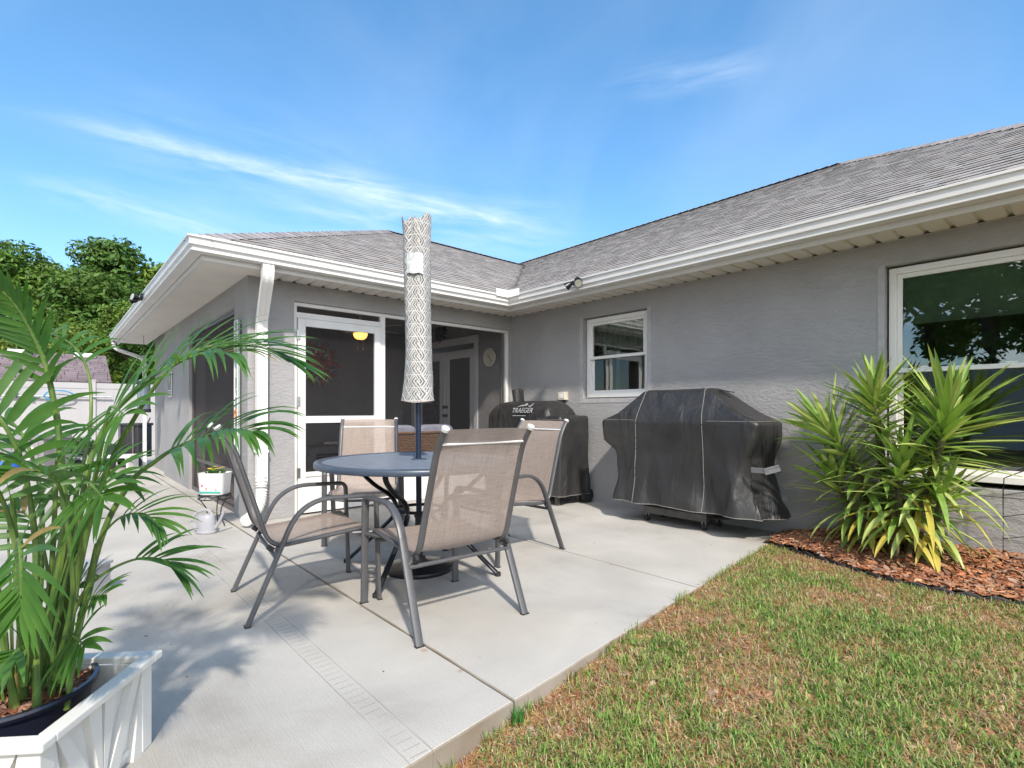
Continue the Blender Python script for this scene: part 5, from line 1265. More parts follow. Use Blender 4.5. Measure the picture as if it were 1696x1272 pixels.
# long arching frond to the right, high
F_('frond', [(90, 1135, 1.55), (125, 900, 1.60), (150, 760, 1.62), (198, 672, 1.66), (270, 612, 1.70), (350, 578, 1.74), (430, 575, 1.78), (480, 600, 1.80)], n=20, Lmax=.28, wmax=0.0099, plane=Vector((0, 0, 1))-FW*.35+RT*.1, droop=.75, a0=34, a1=12, u0=.46, stem_r=(.009, .0022))
# second arch, leaflets hanging
F_('frond', [(100, 1130, 1.50), (140, 900, 1.50), (180, 773, 1.50), (223, 692, 1.50), (270, 622, 1.50), (301, 598, 1.50), (345, 584, 1.50), (380, 586, 1.50)], n=13, Lmax=0.251, wmax=0.0072, plane=Vector((0, 0, 1))-FW*.3, droop=1.7, a0=70, a1=25, u0=.66, stem_r=(.009, .002))
# right middle frond that drapes past the left chair
F_('frond', [(110, 1130, 1.55), (165, 900, 1.60), (216, 800, 1.62), (255, 766, 1.63), (293, 741, 1.64), (342, 722, 1.64), (384, 713, 1.62), (420, 716, 1.60)], n=15, Lmax=0.279, wmax=0.0089, plane=Vector((0, 0, 1))-FW*.5, droop=1.35, a0=60, a1=18, u0=.52, stem_r=(.010, .0025))
# lower right frond
F_('frond', [(80, 1135, 1.50), (129, 1000, 1.50), (165, 955, 1.52), (218, 928, 1.56), (262, 925, 1.60), (292, 940, 1.62)], n=9, Lmax=0.186, wmax=0.0068, plane=Vector((0, 0, 1))-FW*.6, droop=.9, a0=45, a1=14, u0=.60, stem_r=(.006, .002))
# big front-left drooping frond facing the viewer
F_('frond', [(40, 1135, 1.45), (45, 1040, 1.42), (36, 960, 1.36), (30, 905, 1.30), (33, 895, 1.24), (35, 930, 1.20), (36, 975, 1.19), (36, 1010, 1.19)], n=12, Lmax=0.209, wmax=0.0086, plane='cam', droop=.75, a0=78, a1=22, u0=.55, stem_r=(.009, .0025))
# radiating clusters in the middle
F_('frond', [(70, 1135, 1.52), (110, 950, 1.50), (135, 850, 1.46), (148, 806, 1.42), (160, 812, 1.38), (172, 826, 1.36)], n=9, Lmax=0.200, wmax=0.0093, plane=Vector((0, 0, .4))-FW, droop=1.0, a0=85, a1=25, u0=.66, stem_r=(.008, .002))
F_('frond', [(95, 1135, 1.55), (140, 880, 1.55), (168, 740, 1.53), (180, 680, 1.50), (192, 676, 1.46), (206, 688, 1.43)], n=8, Lmax=0.219, wmax=0.0093, plane=Vector((0, 0, .4))-FW, droop=.95, a0=95, a1=28, u0=.72, stem_r=(.008, .002))
F_('frond', [(85, 1130, 1.52), (105, 1080, 1.50), (118, 1056, 1.46), (128, 1058, 1.42), (140, 1070, 1.40)], n=8, Lmax=0.158, wmax=0.0086, plane=Vector((0, 0, .5))-FW, droop=.8, a0=85, a1=25, u0=.45, stem_r=(.006, .002))
F_('frond', [(45, 1135, 1.50), (60, 1090, 1.46), (45, 1070, 1.40), (28, 1078, 1.36), (10, 1095, 1.34)], n=8, Lmax=0.158, wmax=0.0093, plane=Vector((0, 0, .5))-FW, droop=.9, a0=70, a1=22, u0=.4, stem_r=(.006, .002))
# left side fronds leaving the picture
F_('frond', [(40, 1135, 1.50), (60, 950, 1.50), (45, 800, 1.48), (8, 705, 1.44), (-60, 640, 1.40), (-150, 620, 1.36)], n=13, Lmax=0.279, wmax=0.0114, plane=Vector((0, 0, 1))-FW*.7, droop=1.15, a0=65, a1=25, u0=.45, stem_r=(.010, .0025))
F_('frond', [(55, 1135, 1.55), (70, 900, 1.62), (60, 780, 1.66), (20, 700, 1.70), (-50, 690, 1.74)], n=12, Lmax=0.260, wmax=0.0096, plane=Vector((0, 0, 1)), droop=1.2, a0=65, a1=25, u0=.45, stem_r=(.009, .0025))
F_('frond', [(70, 1135, 1.60), (118, 860, 1.72), (150, 700, 1.80), (140, 600, 1.84), (90, 555, 1.86), (20, 560, 1.86)], n=11, Lmax=0.242, wmax=0.0069, plane=Vector((0, 0, 1)), droop=1.0, a0=55, a1=20, u0=.58, stem_r=(.008, .002))
F_('frond', [(60, 1130, 1.48), (25, 900, 1.42), (-10, 800, 1.38), (-50, 770, 1.34)], n=10, Lmax=0.242, wmax=0.0096, plane=Vector((0, 0, 1))-FW*.4, droop=1.3, a0=75, a1=25, u0=.5, stem_r=(.009, .0025))
F_('frond', [(90, 1125, 1.50), (120, 990, 1.46), (110, 860, 1.42), (95, 800, 1.38), (60, 780, 1.33), (20, 790, 1.30)], n=11, Lmax=0.205, wmax=0.0093, plane=Vector((0, 0, 1))-FW*.5, droop=1.2, a0=70, a1=22, u0=.58, stem_r=(.008, .002))
F_('frond', [(95, 1128, 1.52), (150, 980, 1.5), (160, 905, 1.5), (195, 860, 1.5), (235, 850, 1.5), (262, 868, 1.5)], n=9, Lmax=0.149, wmax=0.0068, plane=Vector((0, 0, 1))-FW*.4, droop=1.0, a0=55, a1=18, u0=.62, stem_r=(.005, .0018))
F_('frond', [(100, 1130, 1.5), (135, 1030, 1.47), (150, 990, 1.45), (175, 985, 1.43)], n=6, Lmax=0.102, wmax=0.0068, plane=Vector((0, 0, 1))-FW*.7, droop=.8, a0=60, a1=18, u0=.62, stem_r=(.004, .0015), dry=False)
F_('frond', [(75, 1130, 1.56), (110, 960, 1.58), (120, 880, 1.6), (135, 820, 1.62), (170, 790, 1.64), (205, 795, 1.66)], n=10, Lmax=.20, wmax=0.0086, plane=Vector((0, 0, 1))-FW*.5, droop=1.2, a0=65, a1=20, u0=.5, stem_r=(.006, .002))
F_('frond', [(55, 1130, 1.54), (80, 1000, 1.56), (70, 900, 1.58), (40, 850, 1.6), (0, 850, 1.62)], n=10, Lmax=.20, wmax=0.0095, plane=Vector((0, 0, 1))-FW*.5, droop=1.2, a0=65, a1=20, u0=.45, stem_r=(.006, .002))
F_('frond', [(85, 1130, 1.58), (95, 1040, 1.6), (120, 985, 1.62), (150, 960, 1.62)], n=9, Lmax=.16, wmax=0.0077, plane=Vector((0, 0, 1))-FW*.4, droop=1.0, a0=60, a1=20, u0=.35, stem_r=(.005, .002))
# canes
for (bx, by, tx, ty, d0, d1, r_) in ((40, 1140, 25, 930, 1.50, 1.48, .011), (62, 1145, 60, 880, 1.46, 1.5, .011), (85, 1135, 112, 820, 1.52, 1.52, .010), (100, 1130, 135, 860, 1.58, 1.6, .009), (70, 1125, 95, 760, 1.56, 1.55, .009), (50, 1128, 20, 820, 1.58, 1.5, .009), (110, 1140, 160, 900, 1.5, 1.55, .008), (30, 1150, -5, 960, 1.46, 1.4, .010)):
    p, q = at(bx, by, d0)-Vector(WL[palm.name]), at(tx, ty, d1)-Vector(WL[palm.name]); mid = (p+q)/2+Vector((rp_.uniform(-.01, .01), rp_.uniform(-.01, .01), 0)); P = smooth_path([Vector((p.x, p.y, -.01)), mid, q], 8); mb = MB()
    mb.tube(P, [r_*(1.0-.4*i/(len(P)-1))*(1+.10*(i % 5 == 0)) for i in range(len(P))], 9); obj('cane', mb, M_['cane'], palm)
mb = MB()
for i in range(18):
    a = rp_.uniform(0, 6.28); q = rp_.uniform(0, .09); b_ = Vector((q*math.cos(a), q*math.sin(a), 0)); d = Vector((math.cos(a)*.18, math.sin(a)*.18, 1)); L_ = rp_.uniform(.25, .62)
    mb.tube(smooth_path([b_, b_+d*L_*.5, b_+d*L_+Vector((math.cos(a), math.sin(a), 0))*.04], 4), [.0042]*5+[.003]*4, 6)
obj('shoot', mb, M_['cane'], palm)
mb = MB()   # dry sheaths at the base
for i in range(7):
    a = rp_.uniform(0, 6.28); b_ = Vector((.05*math.cos(a), .05*math.sin(a), 0)); mb.ribbon([b_, b_+Vector((0, 0, .05)), b_+Vector((.01, 0, .10))], [.012, .016, .002], Vector((-math.sin(a), math.cos(a), 0)), .4)
obj('dry_sheath', mb, M_['palm_dry'], palm)
# a bundle of loose leaf blades low in the middle for density
# ------------------------------------------------------------------ spiky cane plant by the window
yk = onG(1478, 918); YB = Vector((yk.x, -.36, .05)); yu = thing('spiky_cane_plant', 'spiky green plant with sword shaped striped leaves and yellowed lower leaves, under the big window', 'plant', YB)
ry = random.Random(21)
def sword(c, d, L_, w_, droop, rr):
    q = c.copy(); P = [q.copy()]; n = 8
    for k in range(n):
        q = q+d*L_/n; d = (d+Vector((0, 0, -1))*droop*(.03+.17*(k/n)**1.4)).normalized(); P.append(q.copy())
    W = [w_*max(.03, min(1, .55+v*2.2)*(1-max(0, (v-.5)/.5)**1.8)) for v in [k/n for k in range(n+1)]]
    return P, W
def head(path, dens, rr, Lm, up_bias, tips):
    """leaves spiralling up a cane: returns meshes by material"""
    out = [MB(), MB(), MB()]; P = smooth_path(path, 12); N = len(P); ga = 2.399; ph = rr.uniform(0, 6.28); n = dens
    for i in range(n):
        u = i/(n-1); x_ = (.14+.86*u**.85)*(N-1); j = min(N-2, int(x_)); p = P[j].lerp(P[j+1], x_-j); ax = (P[min(N-1, j+2)]-P[max(0, j-2)]).normalized()
        a = ph+ga*i+rr.uniform(-.15, .15); e1 = ax.orthogonal().normalized(); e2 = ax.cross(e1); rad = e1*math.cos(a)+e2*math.sin(a)
        # elevation of leaf relative to the cane: lower leaves hang, top leaves stand
        el = -28+u*92+rr.uniform(-9, 9) if u < .94 else rr.uniform(66, 86)
        d = (rad*math.cos(R(el))+ax*math.sin(R(el))).normalized(); L_ = Lm*rr.uniform(.70, 1.24)*(.92 if u < .2 else 1)*(1-.25*max(0, u-.85)/.15)
        if p.y+YB.y+d.y*L_ > -.03: d.y = max(-1, (-.05-p.y-YB.y)/L_); d.normalize()
        m = 0
        if u < .20 and rr.random() < .42: m = 2
        elif rr.random() < .42: m = 1
        Pp, W = sword(p+rad*.012, d, L_, rr.uniform(.015, .024), .32 if u > .3 else 1.4+rr.random()*.6, rr); sd = d.cross(rad.cross(d)); sd = ax.cross(rad).normalized()
        out[m].ribbon(Pp, W, sd, .35)
    return out
def YP(px, py, dy=0.0): p = onY(px, py, YB.y+dy); return p-YB
canes = [([YP(1445, 915), YP(1436, 850), YP(1420, 780, -.03), YP(1388, 735, -.05), YP(1366, 706, -.05)], 104, .41),
         ([YP(1468, 915, .04), YP(1466, 820, .05), YP(1458, 740, .06), YP(1450, 680, .06), YP(1448, 655, .06)], 106, .38),
         ([YP(1505, 918, -.02), YP(1522, 840, -.04), YP(1548, 770, -.05), YP(1564, 712, -.06), YP(1570, 680, -.06)], 124, .46),
         ([YP(1480, 915, -.10), YP(1488, 850, -.12), YP(1490, 800, -.13), YP(1494, 755, -.13)], 80, .37),
         ([YP(1432, 915, .0), YP(1412, 860, .0), YP(1394, 815, .0), YP(1384, 785, .0)], 60, .37),
         ([YP(1530, 918, -.04), YP(1545, 880, -.05), YP(1556, 840, -.05), YP(1560, 815, -.05)], 46, .37)]
for path, n, Lm in canes:
    mb = MB(); P = smooth_path(path, 8); P[0].z = -.05; mb.tube(P, [.032-.018*i/(len(P)-1)+.002*(i % 3 == 0) for i in range(len(P))], 10); cn = obj('cane', mb, M_['trunk'], yu)
    g_, lg_, y_ = head(path, n, ry, Lm, 0, 0)
    for nm, q, m in (('foliage', g_, 'yucca'), ('light_foliage', lg_, 'yucca_l'), ('yellow_foliage', y_, 'yellow')):
        if q.f: obj(nm, q, M_[m], cn)
# ------------------------------------------------------------------ mulch bed, edging, trellis
EDGE = [Vector((3.80, -.50)), Vector((3.98, -.58)), Vector((4.25, -.70)), Vector((4.676, -.86)), Vector((5.0, -.86)), Vector((5.30, -.80)), Vector((5.9, -.82)), Vector((7.2, -.95))]
ep = smooth_path([Vector((p.x, p.y, 0)) for p in EDGE], 10)
def edge_y(x):
    for a, b in zip(ep, ep[1:]):
        if a.x <= x <= b.x: return a.y+(b.y-a.y)*(x-a.x)/max(1e-6, b.x-a.x)
    return -.5 if x < ep[0].x else -.95
def bed_z(x, y):
    return lawn_z(x, y)+.03+.10*max(0, min(1, (y+.75)/.6))*min(1, max(0, (x-3.7)/.5))+.012*noise.noise(Vector((x*4, y*4, 3)))
mb = Tint(); gxn, gyn = 60, 14; vs = []
for i in range(gxn+1):
    x = 3.70+3.4*i/gxn; y0 = edge_y(x)+.01
    for j in range(gyn+1): y = y0+(-.002-y0)*j/gyn; vs.append((x, y, bed_z(x, y)-.004))
fs = [(i*(gyn+1)+j, (i+1)*(gyn+1)+j, (i+1)*(gyn+1)+j+1, i*(gyn+1)+j+1) for i in range(gxn) for j in range(gyn)]
mb.add(vs, fs, 0, True); mb.cc += [(.07, .035, .02)]*len(fs)
r8 = random.Random(8)
def bedpos(rr):
    while True:
        x = rr.uniform(3.68, 6.6); y = rr.uniform(-.95, -.01)
        if x > 5.6 and rr.random() < .5: continue
        if y > edge_y(x)+rr.uniform(0, .02) and x > slab_edge(y)+.0: return (x, y, bed_z(x, y)+rr.uniform(-.002, .016))
BK2 = [(.30, .11, .05), (.38, .15, .07), (.44, .20, .10), (.20, .08, .04), (.46, .26, .15), (.30, .14, .08), (.34, .22, .16)]
chips(mb, 6500, bedpos, .018, .068, r8, BK2)
tag(obj('mulch', mb, M_['bark'], col=mb.cc), 'reddish brown bark mulch covering the bed under the big window', 'mulch', kind='stuff')
mb = MB(); pts = []; s = 0
for a, b in zip(ep, ep[1:]): pts.append(a)
dd = [0]
for a, b in zip(pts, pts[1:]): dd.append(dd[-1]+(b-a).length)
rows = []
T_ = dd[-1]; n = int(T_/.01)
def epos(d):
    for i in range(len(pts)-1):
        if dd[i+1] >= d: return pts[i].lerp(pts[i+1], (d-dd[i])/(dd[i+1]-dd[i])), (pts[i+1]-pts[i]).normalized()
    return pts[-1], (pts[-1]-pts[-2]).normalized()
for i in range(n):
    d = i*.01; p, t = epos(d); nrm = Vector((t.y, -t.x, 0)); hgt = .022+.018*abs(math.sin(d*math.pi/.125))+.006*noise.noise(Vector((d*2, 0, 0))); zb = lawn_z(p.x, p.y)-.02
    p = p+nrm*(.008*noise.noise(Vector((d*1.5, 4, 0)))+.006*abs(math.sin(d*math.pi/.125)))
    rows.append([p+nrm*.010+Vector((0, 0, zb)), p+nrm*.009+Vector((0, 0, zb+.02+hgt*.8)), p+nrm*.002+Vector((0, 0, zb+.02+hgt)), p-nrm*.006+Vector((0, 0, zb+.02+hgt*.85)), p-nrm*.008+Vector((0, 0, zb))])
mb.loft(rows, 0, closed=False, cap=False); single('garden_edging', mb, M_['edging'], 'black scalloped plastic edging strip between the mulch bed and the lawn', 'edging')
tb_ = Vector((5.12, -.10, .06)); o = thing('wire_trellis', 'thin black wire garden trellis at the right edge, standing in the mulch by the wall', 'trellis', tb_)
mb = MB(); pz = lambda py: onY(1681, py, -.10).z-tb_.z
top_ = onY(1663, 792, -.10)-tb_
mb.tube([(0, 0, -.06), (0, 0, pz(815)), (top_.x, 0, pz(793)), (top_.x+.02, 0, pz(790)), (.12, 0, pz(776)), (.30, 0, pz(772)), (.40, 0, pz(790)), (.36, 0, pz(815)), (.36, 0, -.06)], .0035, 6); obj('frame', mb, M_['blackmetal'], o)
for k, py in enumerate((822, 858, 895)): mb = MB(); z = pz(py); mb.tube(smooth_path([(0, 0, z), (.12, 0, z+.035), (.24, 0, z+.035), (.36, 0, z)], 5), .0028, 6); obj('rung', mb, M_['blackmetal'], o)
# ------------------------------------------------------------------ lawn grass
def dens_at(x, y):
    v = noise.noise(Vector((x*1.9+5, y*1.9, 0)))*.6+noise.noise(Vector((x*5.3, y*5.3+3, 1)))*.45+noise.noise(Vector((x*14, y*14, 2)))*.25
    near = max(0, 1-(x-slab_edge(y))/.35)*.25 + max(0, 1-(edge_y(x)-y)/.5)*.25 if x < 8 else 0
    return v-near
blades = []
GC = [(.16, .30, .055), (.23, .38, .075), (.33, .43, .13), (.10, .21, .045)]; SC = [(.56, .44, .24), (.48, .32, .15), (.42, .21, .09), (.62, .52, .32)]
def in_lawn(x, y): return x > slab_edge(y)+.012 and y < edge_y(x)-.012
r9 = random.Random(9)
def blade(x, y, z, L_, w_, ang, lean, col):
    ca, sa = math.cos(ang), math.sin(ang); dx, dy = math.cos(ang+1.57), math.sin(ang+1.57); p0 = (x-ca*w_, y-sa*w_, z); p1 = (x+ca*w_, y+sa*w_, z)
    h1 = L_*.55*math.cos(lean*.6); o1 = L_*.55*math.sin(lean*.6); h2 = h1+L_*.45*math.cos(min(1.75, lean*1.5)); o2 = o1+L_*.45*math.sin(min(1.75, lean*1.5))
    blades.append((p0, p1, (x+ca*w_*.8+dx*o1, y+sa*w_*.8+dy*o1, z+h1), (x-ca*w_*.8+dx*o1, y-sa*w_*.8+dy*o1, z+h1), (x+dx*o2, y+dy*o2, z+h2), col))
tries = 0
def fill(n, xr, yr, kmul=1.0):
    for _ in range(n):
        x, y = r9.uniform(*xr), r9.uniform(*yr)
        if not in_lawn(x, y): continue
        dn = dens_at(x, y); z = lawn_z(x, y)
        if dn > -.22+r9.uniform(-.18, .18):      # green tuft
            k = r9.randint(4, 8) if dn > .10 else r9.randint(2, 4); base = r9.uniform(0, 6.28); col = r9.choice(GC)
            for q in range(k):
                f = r9.uniform(.7, 1.35); L_ = r9.uniform(.018, .055)*(1+.35*max(0, dn))*kmul
                blade(x+r9.gauss(0, .012), y+r9.gauss(0, .012), z-.003, L_, r9.uniform(.0018, .0040), base+r9.uniform(0, 6.28), r9.uniform(.25, 1.45), tuple(c*f for c in col))
            for _q in range(3): blade(x+r9.gauss(0,.015), y+r9.gauss(0,.015), z, r9.uniform(.025, .06), .0015, r9.uniform(0, 6.28), r9.uniform(.6, 1.5), r9.choice(SC))
        else:
            for q in range(4): blade(x+r9.gauss(0, .02), y+r9.gauss(0, .02), z+.001, r9.uniform(.02, .06), r9.uniform(.0010, .0022), r9.uniform(0, 6.28), r9.uniform(1.0, 1.65), tuple(c*r9.uniform(.6, 1.15) for c in r9.choice(SC)))
fill(36000, (3.6, 6.4), (-5.0, -.5)); fill(3000, (6.4, 8.6), (-5.2, -.6))
for (x_, y_) in ((slab_edge(-3.6)+.02, -3.62), (slab_edge(-3.6)+.035, -3.60)):
    for q in range(9): blade(x_+r9.gauss(0, .006), y_+r9.gauss(0, .006), lawn_z(x_, y_), r9.uniform(.06, .09), .005, r9.uniform(0, 6.28), r9.uniform(.1, .6), (.07, .22, .05))
for _ in range(900):     # runners creeping over the slab edge
    y = r9.uniform(-4.6, -.55); x = slab_edge(y)+r9.uniform(.0, .03)
    if dens_at(x+.1, y) < -.25: continue
    col = r9.choice(GC+SC[:2]); blade(x, y, lawn_z(x, y)-.003+.0, r9.uniform(.03, .075), .0026, r9.uniform(0, 6.28), r9.uniform(.1, .9), col)
nb = len(blades); V = np.array([[b[0], b[1], b[2], b[3], b[4]] for b in blades]).reshape(-1, 3)
me = bpy.data.meshes.new('grass'); idx = np.arange(nb)*5
loops = np.empty((nb, 7), dtype=np.int32); loops[:, 0] = idx; loops[:, 1] = idx+1; loops[:, 2] = idx+2; loops[:, 3] = idx+3; loops[:, 4] = idx+3; loops[:, 5] = idx+2; loops[:, 6] = idx+4
me.vertices.add(len(V)); me.vertices.foreach_set('co', V.ravel()); me.loops.add(nb*7); me.loops.foreach_set('vertex_index', loops.ravel()); me.polygons.add(nb*2)
ls = np.empty((nb, 2), dtype=np.int32); ls[:, 0] = np.arange(nb)*7; ls[:, 1] = np.arange(nb)*7+4; me.polygons.foreach_set('loop_start', ls.ravel()); me.update(calc_edges=True)
cc = np.repeat(np.array([b[5] for b in blades], dtype=np.float32), 7, axis=0); a = me.color_attributes.new('tint', 'FLOAT_COLOR', 'CORNER'); a.data.foreach_set('color', np.c_[cc, np.ones(len(cc))].astype(np.float32).ravel())
me.materials.append(M_['blade']); o = link(bpy.data.objects.new('grass', me)); tag(o, 'patchy green and straw coloured lawn grass beside the patio', 'grass', kind='stuff')
# dead leaves, bark bits and thatch scattered over the lawn
mb = Tint()
def litter(rr):
    while True:
        x = rr.uniform(3.7, 6.6); y = rr.uniform(-5.0, -.55)
        if in_lawn(x, y) and (dens_at(x, y) < .0 or rr.random() < .15): return (x, y, lawn_z(x, y)+rr.uniform(.0, .006))
chips(mb, 5200, litter, .008, .034, r8, [(.34, .17, .09), (.28, .12, .06), (.42, .27, .15), (.20, .10, .06), (.5, .36, .22)])
chips(mb, 120, litter, .03, .06, r8, [(.36, .20, .13), (.42, .3, .22)])
tag(obj('leaf_litter', mb, M_['bark'], col=mb.cc), 'brown leaf and bark litter strewn over the bare patches of the lawn', 'leaf litter', kind='stuff')
# small debris on the slab: dark specks
mb = Tint()
def sp(rr): x = rr.uniform(.5, 4.0); y = rr.uniform(-5, -.2); return (min(x, slab_edge(y)-.05), y, .0005)
chips(mb, 46, sp, .006, .016, r8, [(.06, .04, .03), (.12, .08, .05)]); tag(obj('crumbs', mb, M_['bark'], col=mb.cc), 'tiny dark crumbs of bark blown onto the concrete', 'debris', kind='stuff')
# ------------------------------------------------------------------ background at the left: fence, shed, odds and ends
def fence(name, label, p, q, hgt, n):
    p, q = Vector(p), Vector(q); o = thing(name, label, 'fence', (p.x, p.y, 0)); d = (q-p); L_ = d.length; t = d.normalized(); ang = math.atan2(t.y, t.x); M = Matrix.Rotation(ang, 3, 'Z'); s = L_/n
    for i in range(n+1):
        mb = MB(); c = t*(i*s); mb.obox((c.x, c.y, hgt/2+.03), (.12, .12, hgt+.06), M); mb.obox((c.x, c.y, hgt+.07), (.14, .14, .03), M); obj('post', mb, M_['fence'], o)
    for i in range(n):
        mb = MB(); c = t*((i+.5)*s); w_ = s-.12; nb_ = int(w_/.17); bw = w_/nb_
        for k in range(nb_): cc_ = c+t*(-w_/2+(k+.5)*bw); mb.obox((cc_.x, cc_.y, hgt/2), (bw-.006, .03, hgt-.25), M)
        mb.obox((c.x, c.y, hgt-.07), (w_, .05, .14), M); mb.obox((c.x, c.y, .09), (w_, .05, .14), M); mb.obox((c.x, c.y, hgt/2), (w_, .022, hgt-.2), M); obj('panel', mb, M_['fence'], o)
    return o
fence('vinyl_fence', 'white vinyl privacy fence at the far left behind the palm', (-11.3, -11, 0), (-11.3, 5, 0), 1.80, 7)
fence('vinyl_fence', 'tall white vinyl fence across the lawn, mirrored in the big window', (-2, -15, 0), (16, -15, 0), 2.42, 8)
o = thing('pool_pole', 'long aluminium pole with a blue net hung on the white fence', 'pool net', (-11.2, -6, 1.45)); y0, y1 = onX(-60, 657, -11.2), onX(185, 662, -11.2)
mb = MB(); mb.tube([(0, y0.y+6, 0), (0, y1.y+6, 0)], .02, 8); obj('pole', mb, M_['silverpole'], o)
yb_ = onX(72, 655, -11.2).y+6; mb = MB(); mb.tube(smooth_path([(0.02, yb_, 0), (.02, yb_+.1, .12), (.02, yb_+.35, .14), (.02, yb_+.55, .05), (.02, yb_+.5, -.08), (.02, yb_+.2, -.12), (.02, yb_, -.01)], 5), .018, 6); obj('net_hoop', mb, mat('blue_plastic', (.05, .3, .5), .4), o)
for py_ in (50, 26):
    mb = MB(); c = onX(py_, 645, -11.2).y+6; mb.box((-.05, c-.03, -.04), (.05, c+.03, .10)); obj('bracket', mb, M_['dkgrey'], o)
# neighbour's shed
sh = thing('neighbour_shed', 'low building with a mauve brown shingle roof beyond the white fence', 'shed', (-15.5, -5, 0))
xs_, xr_, ya_, yb2 = -13.1, -15.3, -12, onX(180, 600, -14.2).y
r10 = Tint(); rr = random.Random(4); nrow = 15; zl, zh = 1.9, 2.83
for k in range(nrow):
    t0, t1 = k/nrow, (k+1)/nrow; y = ya_
    while y < yb2:
        wd = rr.uniform(.28, .36); y2 = min(yb2, y+wd); f = lambda yy, t, hh: (xs_+(xr_-xs_)*t, yy, zl+(zh-zl)*t+hh)
        r10.add([f(y+.008, t0, .02), f(y2-.008, t0, .02), f(y2-.008, t1, .004), f(y+.008, t1, .004), f(y+.008, t0, -.01), f(y2-.008, t0, -.01)], [(0, 1, 2, 3), (4, 5, 1, 0)]); c = rr.uniform(.8, 1.2); r10.cc += [(.19*c, .15*c, .16*c)]*2; y = y2
r10.add([(xs_, ya_, zl), (xs_, yb2, zl), (xr_, yb2, zh), (xr_, ya_, zh)], [(0, 1, 2, 3)]); r10.cc.append((.05, .04, .045)); r10.add([(xr_, ya_, zh), (xr_, yb2, zh), (-17.5, yb2, zl), (-17.5, ya_, zl)], [(0, 1, 2, 3)]); r10.cc.append((.19, .15, .16))
rfo = obj('roof', r10, M_['purpleroof'], sh, world=True, col=r10.cc)
mb = MB(); mb.box((-17.4, ya_+.1, 0), (xs_-.15, yb2-.1, zl)); mb.add([(xs_-.2, yb2-.09, zl), (-17.3, yb2-.09, zl), (xr_, yb2-.09, zh-.05)], [(0, 1, 2)]); obj('wall', mb, M_['fence'], sh, world=True)
for px_ in (33, 140):
    c = onX(px_, 588, xr_+.15); mb = MB(); mb.box((xr_+.0, c.y-.26, zh-.11), (xr_+.35, c.y+.26, zh+.03)); obj('roof_vent', mb, M_['white'], rfo, world=True, bevel=.02)
# odds and ends along the fence
def ground_item(px, py, z=0): return onG(px, py)
M2 = Matrix.Rotation(0, 3, 'Z')
def itm(name, label, cat, base, parts, rz=0):
    o = thing(name, label, cat, (base.x, base.y, 0), rz)
    for nm, mb, m in parts: obj(nm, mb, m, o, bevel=.006)
    return o
rz0 = math.atan2(RT.y, RT.x)
b = onG(40, 790); mb = MB(); mb.box((-.60, -.02, 0), (.34, .5, .62)); lid = MB(); lid.box((-.62, -.04, .621), (.36, .52, .68)); hp_ = MB()
for k in range(6): hp_.tube([(-.5+.15*k, -.028, .06), (-.5+.15*k, -.028, .58)], .012, 6)
itm('storage_box', 'grey ribbed garden storage box by the white fence, left edge', 'storage box', b, (('body', mb, M_['storage']), ('lid', lid, M_['storage']), ('rib', hp_, M_['storage'])), rz0)
b = onG(17, 795); o = thing('water_jug', 'translucent blue water jug in front of the grey storage box', 'jug', (b.x, b.y, 0)); mb = MB(); mb.lathe([(0, 0), (.13, 0), (.135, .02), (.13, .10), (.135, .12), (.13, .2), (.135, .22), (.125, .30), (.06, .38), (.035, .40), (.035, .44), (0, .445)], 24); obj('body', mb, M_['bluejug'], o)
for k, (px, py, hh) in enumerate(((46, 792, .30), (53, 790, .46))):
    b = onG(px, py); mb = MB(); mb.tube([(0, 0, 0), (0, 0, hh), (.02, 0, hh+.02), (.10, 0, hh+.02)], .025, 10); s_ = single('pvc_pipe', mb, M_['white'], 'short white pvc pipe standing up from the ground, %s of the two' % ('shorter' if k == 0 else 'taller'), 'pipe'); s_.location = b
b = onG(120, 778); tr = thing('flower_trough', 'dark trough of red and green plants on a white stand by the fence', 'planter', (b.x, b.y, 0), rz0)
mb = MB(); mb.box((-.38, -.12, .30), (.38, .12, .48)); obj('trough', mb, M_['dkgrey'], tr, bevel=.01); mb = MB()
for sx_ in (-.34, .34):
    for sy_ in (-.1, .1): mb.box((sx_-.02, sy_-.02, 0), (sx_+.02, sy_+.02, .299))
mb.box((-.319, -.11, .22), (.319, .11, .245)); obj('stand', mb, M_['white'], tr); mb = MB(); rr = random.Random(31)
for i in range(320):
    a = rr.uniform(0, 6.28); c = Vector((rr.uniform(-.38, .38), rr.uniform(-.12, .12), .46+rr.uniform(0, .12))); d = Vector((math.cos(a), math.sin(a), rr.uniform(.2, 1.2))).normalized(); mb.ribbon([c, c+d*.03, c+d*.06], [.006, .02, .002], Vector((-d.y, d.x, .01)), .1)
obj('foliage', mb, M_['palm'], tr)
for i in range(60):
    if i % 6 == 0: mb = MB(); cf = Vector((rr.uniform(-.36, .1), rr.uniform(-.12, .1), .53+rr.uniform(0, .06)))
    c = cf; d = Vector((math.cos(i*1.05), math.sin(i*1.05), .5)).normalized(); mb.ribbon([c, c+d*.015, c+d*.03], [.008, .015, .004], Vector((-d.y, d.x, .01)), .1)
    if i % 6 == 5: obj('flower', mb, M_['flower_r'], tr)
b = onG(172, 775); mb = MB(); mb.box((-.62, -.16, .20), (.62, .16, .26)); lg = MB()
for sx_ in (-.58, 0, .55): lg.box((sx_-.02, -.14, 0), (sx_+.02, .14, .199))
itm('low_bench', 'long low white bench holding pots by the fence', 'bench', b, (('top', mb, M_['white']), ('leg', lg, M_['white'])), rz0)
bb = b
